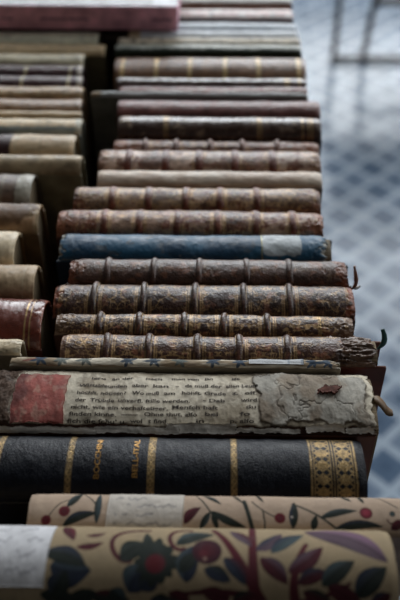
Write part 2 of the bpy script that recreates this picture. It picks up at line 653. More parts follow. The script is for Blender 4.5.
def lettering(bk, name, items, off, mat, label=None):
    """items: (text, u, w, size, direction 'along' or 'across', wanted length, bold)"""
    s = np.linspace(0, 1, 400)
    p = arc(bk, 0, s)
    d = np.concatenate([[0], np.cumsum(np.linalg.norm(np.diff(p, axis=0), axis=1))])
    VV = []; FF = []; n = 0
    for (txt, u, w, size, way, want, bold) in items:
        v, f = text_points(txt, size, bold)
        if len(v) == 0: continue
        ln = v[:, 0].max() - v[:, 0].min()
        x = (v[:, 0] - v[:, 0].min()) * ((want / ln) if want else 1.0)
        y = v[:, 1]
        if way == 'along':
            uu, ww = u + x, w + y
        else:
            uu, ww = u - y, w + x
        sq = np.interp(ww, d, s)
        pts = arc(bk, uu, sq, off + relief(bk, uu, sq))
        VV.append(pts); FF += [tuple(i + n for i in q) for q in f]; n += len(v)
    o = mesh_obj(name, np.concatenate(VV), FF, mat, bk.spine, False)
    if label: o['label'] = label
    return o


def scrap(name, pts, width, thick, mat, parent, seed=1, flat_axis=(0, 1, 0)):
    """a curled strip of leather, paper or ribbon through some points, local to the book"""
    pts = [Vector(p) for p in pts]
    n = 22
    verts = []; faces = []
    ax = Vector(flat_axis).normalized()
    for i in range(n + 1):
        t = i / n
        P = [p.copy() for p in pts]
        while len(P) > 1:
            P = [P[k].lerp(P[k + 1], t) for k in range(len(P) - 1)]
        c = P[0]
        T = (pts[-1] - pts[0]).normalized()
        nrm = T.cross(ax).normalized()
        w = width * (0.55 + 0.45 * math.sin(PI * min(1, t * 1.1))) * (0.75 + 0.5 * float(fbm(np.array(t * 7.0), np.array(0.3), seed)))
        for sx, sn in ((-1, -1), (1, -1), (1, 1), (-1, 1)):
            verts.append(tuple(c + ax * (sx * w / 2) + nrm * (sn * thick / 2)))
    for i in range(n):
        for k in range(4):
            j = (k + 1) % 4
            faces.append((i * 4 + k, i * 4 + j, i * 4 + 4 + j, i * 4 + 4 + k))
    faces.append((3, 2, 1, 0)); faces.append(tuple(n * 4 + k for k in range(4)))
    return mesh_obj(name, verts, faces, mat, parent, True)


# ------------------------------------------------------------------ laying out a row
def layout(row, front_edge, first_a):
    """row: books from the nearest to the farthest. Each book's top edge in the photo fixes its thickness."""
    yb = front_edge
    for i, s in enumerate(row):
        k = s.get('k', 0.5)
        top = CREST + s.get('dz', 0.0)
        xm = 0.5 * (max(s['xl'], 0) + min(s['xr'], 400))
        a = 0.015
        for _ in range(30):
            P = at(xm, s['y'], top - k * a)
            r = ray(xm, s['y'])
            cot = r.y / -r.z
            gap = P.y - yb - s.get('gap', 0.0) - 0.0004
            a = gap / (1 + math.sqrt(1 + (k * cot) ** 2))
            a = max(a, 0.0035)
        if i == 0 and first_a: pass
        s['a'] = a - 0.0001
        s['Yc'] = yb + s.get('gap', 0.0) + 0.0004 + a
        s['ymid'] = s['y'] + 4
        s['X0'] = at(s['xl'], s['y'] + 6, top - 0.3 * k * a).x
        s['X1'] = at(s['xr'], s['y'] + 6, top - 0.3 * k * a).x
        yb = s['Yc'] + a
    return yb




# ------------------------------------------------------------------ the printed cottons, the text, the labels
GREEN = (40, 46, 42); BERRY = (88, 34, 42); NAVY = (44, 50, 64); MAROON = (72, 30, 38); TEAL = (62, 74, 78); PLUM = (84, 68, 78)


def cotton(leaves, curves, discs, scale=1.0):
    def fn(bk, A):
        X, W, _ = unroll(bk, A)
        f = px_to_surface(bk)
        sc_ = 0.44 / FPX
        for pts, w0, w1, c in curves:
            blend(A, curve_mask(X, W, [f(*p) for p in pts], w0 * sc_, w1 * sc_), lin(c))
        for a, b, wid, bend, c, c2 in leaves:
            m, n, t = leaf_mask(X, W, f(*a), f(*b), wid * sc_ * scale, bend)
            shade_ = lin(c)[None, None, :] + (lin(c2) - lin(c))[None, None, :] * sstep(-0.2, 0.9, n)[..., None]
            vein = np.exp(-(n / 0.09) ** 2) * 0.55
            rim = sstep(0.55, 0.95, np.abs(n)) * 0.35
            cc = shade_ * (1 - vein[..., None] * 0.7) * (1 - rim[..., None])
            blend(A, m, cc)
        for c0, r, c, c2, spikes in discs:
            u, w = f(*c0)
            r = r * sc_
            dx, dy = X - u, W - w
            rr = np.hypot(dx, dy); th = np.arctan2(dy, dx)
            rad = r * (1 + (0.28 * np.abs(np.sin(th * spikes / 2)) if spikes else 0))
            m = 1 - sstep(rad - 0.0003, rad + 0.0002, rr)
            k = sstep(0.2, 1.0, rr / (r + 1e-9))
            cc = lin(c)[None, None, :] * (1 - k[..., None]) + lin(c2)[None, None, :] * k[..., None]
            blend(A, m, cc)
        # weave flecks
        A[2] *= (1 + 0.10 * (fbm(X * 1500, W * 1500, 5, 2) - 0.5))[..., None]
    return fn


floral_front = cotton(
    leaves=[((50, 566), (91, 571), 12, -0.10, NAVY, TEAL), ((44, 552), (86, 566), 8, 0.1, GREEN, NAVY),
            ((76, 547), (104, 543), 3.4, -0.08, MAROON, MAROON), ((86, 536), (107, 533), 2.6, -0.1, MAROON, MAROON),
            ((66, 527), (74, 541), 5, 0, MAROON, BERRY),
            ((120, 560), (150, 545), 9, 0.15, GREEN, GREEN), ((150, 562), (147, 533), 5, 0, GREEN, GREEN),
            ((128, 592), (150, 565), 11, 0.1, NAVY, TEAL), ((140, 590), (158, 572), 8, 0, NAVY, GREEN),
            ((160, 585), (163, 562), 4, 0, GREEN, GREEN), ((150, 588), (156, 565), 4, 0, GREEN, GREEN), ((172, 577), (158, 562), 4, 0, GREEN, GREEN),
            ((177, 563), (160, 556), 4, 0, GREEN, GREEN), ((172, 547), (158, 556), 4, 0, GREEN, GREEN), ((160, 538), (156, 555), 4, 0, GREEN, GREEN),
            ((176, 545), (215, 535), 7, 0.12, GREEN, TEAL), ((186, 583), (196, 545), 9, 0.1, NAVY, TEAL), ((180, 572), (196, 552), 6, 0, GREEN, GREEN),
            ((204, 569), (231, 582), 6, 0.05, NAVY, GREEN), ((224, 558), (246, 586), 6.5, 0.08, NAVY, MAROON), ((230, 532), (252, 547), 5, 0.05, PLUM, MAROON),
            ((256, 551), (282, 534), 6, -0.08, PLUM, NAVY), ((271, 553), (304, 535), 6, 0.05, TEAL, NAVY), ((260, 558), (288, 585), 7, 0.06, MAROON, PLUM),
            ((304, 532), (390, 563), 12.5, 0.10, PLUM, (120, 92, 112)),
            ((288, 573), (323, 547), 7, -0.05, MAROON, PLUM), ((298, 584), (330, 573), 6, 0.08, MAROON, NAVY),
            ((322, 586), (355, 561), 7.5, 0.05, GREEN, TEAL), ((356, 598), (388, 567), 9, 0.05, GREEN, NAVY),
            ((328, 587), (362, 604), 7, 0, MAROON, MAROON), ((303, 592), (334, 606), 6, 0, MAROON, GREEN),
            ((230, 600), (200, 590), 6, 0, MAROON, MAROON), ((190, 604), (168, 592), 6, 0, MAROON, GREEN), ((90, 596), (130, 600), 6, 0, GREEN, MAROON),
            ((40, 594), (80, 602), 7, 0, GREEN, GREEN), ((52, 596), (66, 570), 9, 0, GREEN, NAVY), ((110, 590), (126, 604), 7, 0, GREEN, TEAL), ((150, 600), (176, 607), 7, 0, NAVY, GREEN), ((232, 606), (256, 594), 7, 0, MAROON, GREEN), ((372, 606), (392, 594), 6, 0, MAROON, NAVY), ((96, 592), (60, 608), 7, 0, GREEN, GREEN)],
    curves=[([(150, 531), (96, 530), (110, 566), (130, 561)], 2.2, 2.6, MAROON), ([(192, 531), (158, 530), (170, 556), (184, 549)], 2.2, 2.4, MAROON),
            ([(214, 531), (240, 562), (262, 604)], 3.0, 6.0, (78, 30, 38)), ([(252, 529), (252, 560), (254, 590)], 3.4, 6.0, (78, 30, 38)),
            ([(306, 545), (288, 575), (296, 606)], 2.4, 5.5, (78, 30, 38)), ([(262, 600), (225, 588), (185, 594)], 4, 2, MAROON),
            ([(296, 604), (330, 598), (350, 584)], 3, 1.5, MAROON)],
    scale=1.22,
    discs=[((156, 562), 16, NAVY, GREEN, 13), ((156, 563), 12, BERRY, GREEN, 11), ((155, 564), 9, (90, 30, 36), BERRY, 0), ((207, 551), 14, MAROON, (56, 26, 36), 0),
           ((204, 554), 6, BERRY, MAROON, 0), ((205, 559), 2.2, (150, 120, 110), (120, 90, 80), 0)])

floral_back = cotton(
    leaves=[((67, 507), (83, 489), 4.6, 0, GREEN, TEAL), ((62, 526), (98, 513), 5.5, 0.1, GREEN, NAVY), ((96, 524), (101, 494), 4, 0, TEAL, GREEN),
            ((184, 524), (201, 507), 5.5, 0.1, MAROON, BERRY), ((203, 494), (222, 505), 2.8, 0, GREEN, TEAL), ((211, 511), (247, 528), 4.6, -0.05, GREEN, GREEN),
            ((210, 512), (199, 531), 3.8, 0, GREEN, TEAL), ((212, 512), (218, 531), 3.4, 0, GREEN, GREEN), ((232, 494), (243, 504), 2, 0, GREEN, GREEN),
            ((256, 494), (264, 503), 2, 0, GREEN, GREEN), ((293, 529), (294, 502), 5, 0, GREEN, NAVY), ((320, 518), (358, 511), 4.4, 0.06, GREEN, TEAL),
            ((313, 531), (316, 515), 4, 0, GREEN, GREEN), ((340, 496), (352, 502), 2.4, 0, GREEN, GREEN), ((358, 494), (364, 504), 2.4, 0, GREEN, GREEN),
            ((392, 530), (405, 520), 5, 0, MAROON, BERRY), ((332, 531), (385, 527), 5, 0.08, GREEN, NAVY)],
    curves=[([(196, 496), (205, 504), (211, 513)], 0.9, 0.9, GREEN), ([(244, 502), (249, 516), (253, 532)], 2.4, 2.4, GREEN),
            ([(252, 502), (262, 512), (276, 517)], 0.8, 0.8, GREEN), ([(263, 512), (265, 522), (265, 532)], 0.9, 0.9, GREEN),
            ([(292, 504), (320, 514), (342, 534)], 1.1, 1.4, GREEN), ([(373, 497), (386, 502), (398, 508)], 0.7, 0.7, GREEN),
            ([(388, 520), (392, 528), (398, 520)], 0.8, 0.8, MAROON), ([(80, 492), (90, 496), (98, 508)], 0.8, 0.8, GREEN),
            ([(48, 516), (58, 502), (70, 500)], 0.6, 0.6, GREEN)],
    discs=[((45, 520), 5.4, BERRY, (104, 34, 44), 0), ((64, 511), 6.2, BERRY, (104, 34, 44), 0), ((280, 518), 5.8, BERRY, (104, 30, 40), 0),
           ((366, 513), 6.8, (140, 50, 66), BERRY, 0), ((393, 514), 3.2, TEAL, GREEN, 0), ((292, 517), 1.2, (220, 210, 200), (220, 210, 200), 0)])


def paper_scribble(base, seed, rows=4, ink=(90, 90, 100), amt=0.55):
    def fn(U, W, T, V):
        c = lin(base)[None, None, :] * (1 + 0.18 * (fbm(T * 7, V * 4, seed) - 0.5))[..., None]
        m = np.zeros_like(T)
        for r in range(rows):
            v0 = 0.18 + 0.64 * r / max(1, rows - 1)
            y = v0 + 0.06 * np.sin(T * 60 + r * 2) * (fbm(T * 14, T * 0 + r, seed + 5) - 0.2) + 0.03 * np.sin(T * 23 + r)
            on = (fbm(T * 9, T * 0 + r * 3, seed + 9, 2) > 0.46) & (T > 0.1) & (T < 0.9)
            m = np.maximum(m, (1 - sstep(0.016, 0.034, np.abs(V - y))) * on)
        m = m * amt
        c = c * (1 - m[..., None]) + lin(ink) * m[..., None]
        return c
    return fn


def front_label(bk):
    f = px_to_surface(bk)
    (u0, w0), (u1, w1) = f(-38, 586), f(56.5, 527)
    surf_patch(bk, 'paper_label', u0, u1, w0, w1, 0.0003, 0.0002, PAPER, paper_scribble((205, 205, 208), 41, 4, amt=0.4), skew=0.0015, seed=9)['label'] = 'white paper label with faint pencil notes'


def back_label(bk):
    f = px_to_surface(bk)
    (u0, w0), (u1, w1) = f(106, 532), f(184, 496)
    surf_patch(bk, 'paper_label', u0, u1, w0, w1, 0.0003, 0.0002, PAPER, paper_scribble((200, 192, 182), 52, 4, amt=0.5), skew=0.001, seed=12)['label'] = 'cream paper label with pencil notes'


INK = mat_flat('printing_ink', (62, 52, 42), 0.8)
GILT = mat_flat('gold_leaf', (168, 126, 64), 0.42, 0.6)


def parchment_paint(bk, A):
    X, W, wf = unroll(bk, A)
    U, S = A[0], A[1]
    # foxing and brown stains
    m = sstep(0.5, 0.72, fbm(U * 55, S * 3.5, 811, 4)) * 0.55
    blend(A, m, lin((132, 116, 92)))
    m = sstep(0.6, 0.75, fbm(U * 160, S * 8, 812, 4)) * 0.5
    blend(A, m, lin((96, 80, 62)))
    # crumbled brown left end
    u0 = bk.u_px(10, 400)
    n = fbm(U * 200, S * 9, 815, 4)
    m = sstep(-0.003, 0.003, u0 - U + (n - 0.5) * 0.014)
    k = fbm(U * 400, S * 18, 816, 3)
    blend(A, m, lin((84, 66, 54))[None, None, :] * (0.5 + k)[..., None])
    A[4] += m * (n - 0.6) * 0.003
    # dark leather showing along the lower edge where the paper is torn away
    fpx = px_to_surface(bk)
    lo = fpx(200, 425)[1]
    d = lo - W + (fbm(U * 120, S * 0 + 2, 818, 4) - 0.5) * 0.004
    m = sstep(0, 0.0006, d)
    blend(A, m, lin((66, 44, 34)))
    A[4] -= m * 0.0007


def torn_patch(bk, A):
    X, W, wf = unroll(bk, A)
    U, S = A[0], A[1]
    f = px_to_surface(bk)
    (ua, wb), (ub, wt) = f(259, 423), f(371, 378)
    n = (fbm(U * 130, S * 6, 822, 4) - 0.5) * 0.010
    d = np.minimum(np.minimum(U - ua, ub - U), np.minimum(W - wb, wt - W)) + n
    m = sstep(0, 0.0008, d)
    k = fbm(U * 110, S * 5, 823, 4)
    c = lin((176, 171, 160))[None, None, :] * (0.72 + 0.56 * k)[..., None]
    br = sstep(0.5, 0.68, fbm(U * 60 + 4, S * 3, 826, 4))
    c = c * (1 - br[..., None] * 0.6) + lin((120, 96, 68)) * (br * 0.6)[..., None]
    blend(A, m, c)
    edge = np.exp(-(d / 0.0009) ** 2)
    blend(A, edge * 0.75, lin((70, 56, 44)))
    A[4] += m * 0.0010 + m * (k - 0.5) * 0.0014
    q = fbm(U * 75, S * 3.2, 829, 4)
    cr = (1 - sstep(0, 0.022, np.abs(q - 0.5))) * m
    blend(A, cr * 0.6, lin((66, 54, 44)))
    A[4] -= cr * 0.0004


def parchment_extra(bk):
    f = px_to_surface(bk)
    T = []

    def ln(y, items, size=0.0038, bold=0.00008):
        for txt, xa, xb in items:
            (ua, w), (ub, _) = f(xa, y), f(xb, y)
            T.append((txt, ua, w, size, 'along', ub - ua, bold))
    ln(379.5, [('lero', 92, 106), ('an der', 112, 134), ('nach', 146, 162), ('man von', 172, 199), ('Bn', 205, 213), ('ift', 232, 240)], 0.0034)
    ln(387, [('Wirtsbfeunden', 79, 127), ('aber', 132, 148), ('kan  -', 153, 179), ('da muß der', 185, 222), ('allen Leute', 226, 258)], 0.0037)
    ln(394.5, [('höchft. nötigen?', 77, 126), ('Wo muß', 132, 159), ('am', 164, 175), ('höhft. Grade', 182, 226), ('z.  off.', 232, 257)], 0.0037)
    ln(402, [('der', 75, 86), ('Trübde', 90, 114), ('unverfl. ftille werden.', 118, 190), ('- Dab', 203, 225), ('wird', 241, 257)], 0.0037)
    ln(409, [('nicht, wie ein verhaftetiger,', 71, 168), ('Menfch haft', 172, 218), ('du', 246, 256)], 0.0037)
    ln(416, [('finden kinne.', 69, 116), ('-', 121, 138), ('Ohne thut, alfo', 144, 197), ('bei', 205, 218), ('fo', 240, 250)], 0.0037)
    ln(423, [('fich die fchul u', 67, 124), ('wol', 130, 142), ('t find', 148, 166), ('in', 196, 204), ('p. alfo', 230, 254)], 0.0036)
    lettering(bk, 'printed_text', T, 0.0003, INK, 'lines of old blackletter printing')
    # red title label, rubbed
    (u0, w0), (u1, w1) = f(9, 423), f(70, 376)

    def red(U, W, Tt, V):
        k = fbm(Tt * 7, V * 5, 64, 4)
        c = lin((158, 88, 80))[None, None, :] * (0.75 + 0.5 * k)[..., None]
        m = sstep(0.5, 0.66, fbm(Tt * 9 + 4, V * 6, 66, 4)) * 0.6
        c = c * (1 - m[..., None]) + lin((178, 140, 124)) * m[..., None]
        m = sstep(0.35, 0.1, Tt + (k - 0.5) * 0.5) * 0.8
        return c * (1 - m[..., None]) + lin((92, 46, 42)) * m[..., None]
    surf_patch(bk, 'title_label', u0, u1, w0, w1, 0.0003, 0.0003, PAPER, red, res=0.0005, rag=0.0016, skew=-0.0006, seed=71)['label'] = 'faded red label worn pale in places'
    # torn paper slips along the lower edge
    for (xa, xb, ya, yb, sd) in ((-14, 96, 433, 427.5, 81), (94, 180, 432, 427, 82), (166, 236, 432.5, 424, 83), (236, 300, 432.5, 429, 86), (306, 344, 432, 425.5, 84), (346, 374, 433, 428, 85)):
        (u0, w0), (u1, w1) = f(xa, ya), f(xb, yb)
        def pale(U, W, Tt, V, sd=sd):
            return lin((222, 216, 206))[None, None, :] * (0.65 + 0.6 * fbm(Tt * 9, V * 3, sd))[..., None]
        surf_patch(bk, 'torn_paper_strip', u0, u1, w0, w1, 0.0005, 0.0005, PAPER, pale, res=0.0006, rag=0.0012, seed=sd)
    # dark brown torn scrap on the patch, leather flap at the end
    (u0, w0), (u1, w1) = f(320, 395), f(338, 389)
    def dk(U, W, Tt, V):
        return lin((92, 50, 38))[None, None, :] * (0.5 + fbm(Tt * 6, V * 5, 91))[..., None]
    surf_patch(bk, 'leather_scrap', u0, u1, w0, w1, 0.0008, 0.0012, PAPER, dk, res=0.0005, rag=0.0022, skew=0.004, seed=92)
    hl = bk.len / 2
    z = bk.zc
    m = mat_plain((108, 82, 52), 0.6, 'leather_scrap')
    scrap('leather_flap', [(hl - 0.004, 0.0, z + bk.r * 0.75), (hl + 0.002, -0.001, z + bk.r * 0.75), (hl + 0.003, -0.005, z - 0.001), (hl + 0.0075, -0.006, z + 0.000)], 0.0095, 0.0012, m, bk.root, 5)


def blue_flower_paper(bk, A):
    X, W, wf = unroll(bk, A)
    U, S = A[0], A[1]
    f = px_to_surface(bk)
    w = bk.L * 0.62
    for px in (38, 60, 84, 127, 153, 180, 213, 240, 315, 331):
        u = bk.u_px(px, 367)
        for k in range(6):
            an = k * PI / 3 + px
            L = 0.0052 if k % 2 else 0.0040
            m, _, _ = leaf_mask(X, W, (u, w), (u + L * math.cos(an) * 1.35, w + L * math.sin(an) * 1.3), 0.0013)
            blend(A, m * 0.9, lin((36, 64, 88) if px not in (84, 180, 60) else (96, 106, 104)))
    m, _, _ = leaf_mask(X, W, (bk.u_px(20), w * 0.6), (bk.u_px(36), w * 1.2), 0.0012)
    blend(A, m * 0.8, lin((120, 60, 52)))


def white_slip(bk):
    u0, u1 = bk.u_px(249, 366), bk.u_px(304, 366)
    def wh(U, W, T, V):
        c = lin((196, 198, 200))[None, None, :] * (0.9 + 0.2 * fbm(T * 5, V * 3, 3))[..., None]
        m = ((np.abs(T - 0.72) < 0.02) | (np.abs(T - 0.98) < 0.03)) * 0.5
        return c * (1 - m[..., None]) + lin((90, 110, 130)) * m[..., None]
    surf_patch(bk, 'paper_label', u0, u1, bk.L * 0.35, bk.L * 0.95, 0.0004, 0.0002, PAPER, wh, seed=21)['label'] = 'small white paper label'


def ornate_rolls(bk, A):
    """broad gold rolls at both ends of the black spine and narrow ones along it"""
    U, S = A[0], A[1]
    def roll(pa, pb, pat):
        a, b = bk.u_px(pa, 462), bk.u_px(pb, 462)
        t = (U - a) / (b - a)
        ins = (t > 0) & (t < 1)
        ln = np.maximum.reduce([1 - sstep(0.0, w_, np.abs(t - q)) for q, w_ in ((0.03, 0.035), (0.97, 0.035))])
        if pat == 'broad':
            ln = np.maximum(ln, np.maximum.reduce([1 - sstep(0, 0.02, np.abs(t - q)) for q in (0.09, 0.44, 0.5, 0.56, 0.91)]))
            v = (S * 8) % 1
            tt = np.where(t < 0.5, (t - 0.09) / 0.35, (t - 0.56) / 0.35)
            ok = (tt > 0.03) & (tt < 0.97)
            x = tt - 0.5; y = v - 0.5
            dm = np.abs(np.abs(x) + np.abs(y) - 0.42)
            p1 = 1 - sstep(0.04, 0.10, dm)
            p2 = 1 - sstep(0.05, 0.12, np.abs(np.hypot(x, y) - 0.2))
            p3 = 1 - sstep(0.04, 0.10, np.minimum(np.abs(x - y), np.abs(x + y)))
            ln = np.maximum(ln, np.maximum.reduce([p1, p2 * 0.9, p3 * 0.8]) * ok)
        else:
            v = (S * 16) % 1
            x = t - 0.5; y = v - 0.5
            ln = np.maximum(ln, (1 - sstep(0.08, 0.2, np.abs(np.abs(x) * 1.1 + np.abs(y) - 0.4))) * (np.abs(x) < 0.4))
            ln = np.maximum(ln, 0.45 * (np.abs(x) < 0.45))
        return ln * ins
    m = np.zeros_like(U)
    m = np.maximum(m, roll(309, 357, 'broad'))
    m = np.maximum(m, roll(-56, -8, 'broad'))
    for pa, pb in ((66.5, 73.5), (148, 155), (230.5, 237.5), (-6, 1)):
        m = np.maximum(m, roll(pa, pb, 'narrow'))
    m *= 0.62 + 0.38 * sstep(0.3, 0.5, fbm(U * 400, S * 22, 33))
    blend(A, m * 0.92, GOLD * 1.05, 0.8)


def black_title(bk):
    f = px_to_surface(bk)
    items = []
    for txt, x, y0, y1 in (('BOCCHINI', 98.5, 479, 441), ('BELL-ITAL', 137, 478, 441)):
        (u, w0), (_, w1) = f(x, y0), f(x, y1)
        items.append((txt, u, w0, 0.0044, 'across', w1 - w0, 0.00006))
    lettering(bk, 'gilt_lettering', items, 0.0003, GILT, 'title in worn gold capitals')


def hanging_strip(bk):
    hl = bk.len / 2; z = bk.zc + bk.r
    m = mat_plain((150, 96, 68), 0.6, 'leather_scrap')
    scrap('torn_leather_strip', [(hl - 0.004, -0.011, z - 0.0135), (hl + 0.006, -0.0105, z - 0.012), (hl + 0.004, -0.008, z - 0.006), (hl + 0.0022, -0.006, z - 0.001), (hl + 0.0015, -0.004, z + 0.0045)], 0.0030, 0.0012, m, bk.root, 7, (1, 0.3, 0))
    scrap('paper_scrap', [(hl + 0.002, -0.0105, z - 0.0115), (hl + 0.005, -0.0105, z - 0.011), (hl + 0.0065, -0.010, z - 0.009)], 0.0022, 0.0008, mat_plain((210, 205, 200), 0.8, 'paper_scrap'), bk.root, 8)


def ribbon(bk):
    hl = bk.len / 2; z = bk.zc + bk.r
    m = mat_plain((52, 92, 88), 0.6, 'silk_ribbon')
    scrap('ribbon_marker', [(hl - 0.008, 0.002, z - 0.008), (hl + 0.003, 0.002, z - 0.007), (hl + 0.004, 0.004, z + 0.001), (hl + 0.000, 0.006, z + 0.009)], 0.0048, 0.0006, m, bk.root, 9, (1, 0.3, 0.25))


def ragged_end(px0, amt=0.0022):
    """leather split and peeled away at the right end, raw brown beneath"""
    def fn(bk, A):
        U, S = A[0], A[1]
        u0 = bk.u_px(px0)
        n = fbm(U * 130, S * 6, bk.seed + 500, 4)
        m = sstep(-0.0015, 0.0015, U - u0 + (n - 0.5) * 0.022)
        k = fbm(U * 110, S * 26, bk.seed + 503, 4)
        blend(A, m, lin((112, 84, 64))[None, None, :] * (0.35 + 1.1 * k)[..., None], 0.0)
        ed = np.exp(-((U - u0 + (n - 0.5) * 0.022) / 0.0014) ** 2)
        blend(A, ed * 0.8, lin((60, 36, 28)), 0.0)
        A[4] += m * (k - 0.62) * 0.0044 - m * 0.0006
        A[4] += ed * 0.0009
    return fn


# ------------------------------------------------------------------ the books, nearest first
GR = 'old books in the right-hand row'
GL = 'old books in the left-hand row'
GF = 'wide books at the front of the table'
BR = (86, 58, 46)     # brown calf
RB = (150, 96, 70)    # rubbed, raw leather
front_rows = [
    dict(label='thick book nearest the front, in cream cotton printed with bold leaves and flowers', y=528, xl=-46, xr=389, k=0.95, c=(150, 133, 106), var=0.08, dz=0.02,
         mat=FABRIC, res=0.00045, paint=[floral_front], extra=[front_label], rough_h=0.0003, fine_h=0.0001, board_c=(150, 128, 104), group=GF, seed=11, wav=0),
    dict(label='pinkish cotton-covered book with red berries, just in front of the black one', y=496, xl=29, xr=414, k=0.45, c=(182, 160, 140), var=0.08,
         mat=FABRIC, res=0.00045, paint=[floral_back], extra=[back_label], rough_h=0.0003, fine_h=0.0001, board_c=(160, 136, 120), group=GF, seed=12, wav=0),
    dict(label='black leather book with gold title lettering and ornamental gold bands', y=438, xl=-60, xr=362, k=0.62, c=(12, 16, 26), var=0.2, rough_h=0.0004, wav=0.0004, dz=0.0,
         mat=GRAINED, res=0.00042, paint=[ornate_rolls], extra=[black_title], board_c=(28, 28, 32), group=GF, seed=13, edge=(40, 34, 30)),
    dict(label='wide book with torn parchment spine, blackletter text and a faded red label', y=373, xl=-14, xr=376, k=0.30, c=(212, 202, 182), var=0.2,
         mat=PAPER, res=0.00042, tear_r=0.006, tear_l=0.004, paint=[parchment_paint, torn_patch], extra=[parchment_extra], rough_h=0.0010, fine_h=0.0003,
         board_c=(112, 64, 42), board_xr=-0.005, group=GF, seed=14, edge=(120, 104, 84)),
    dict(label='thin book in pale paper printed with small blue flowers', y=361, xl=8, xr=341, k=0.5, c=(226, 216, 196), var=0.2, mat=PAPER, res=0.0005,
         paint=[blue_flower_paper], extra=[white_slip], board_c=(150, 140, 122), group=GF, seed=15, tear_r=0.004, c2=(150, 132, 108)),
]
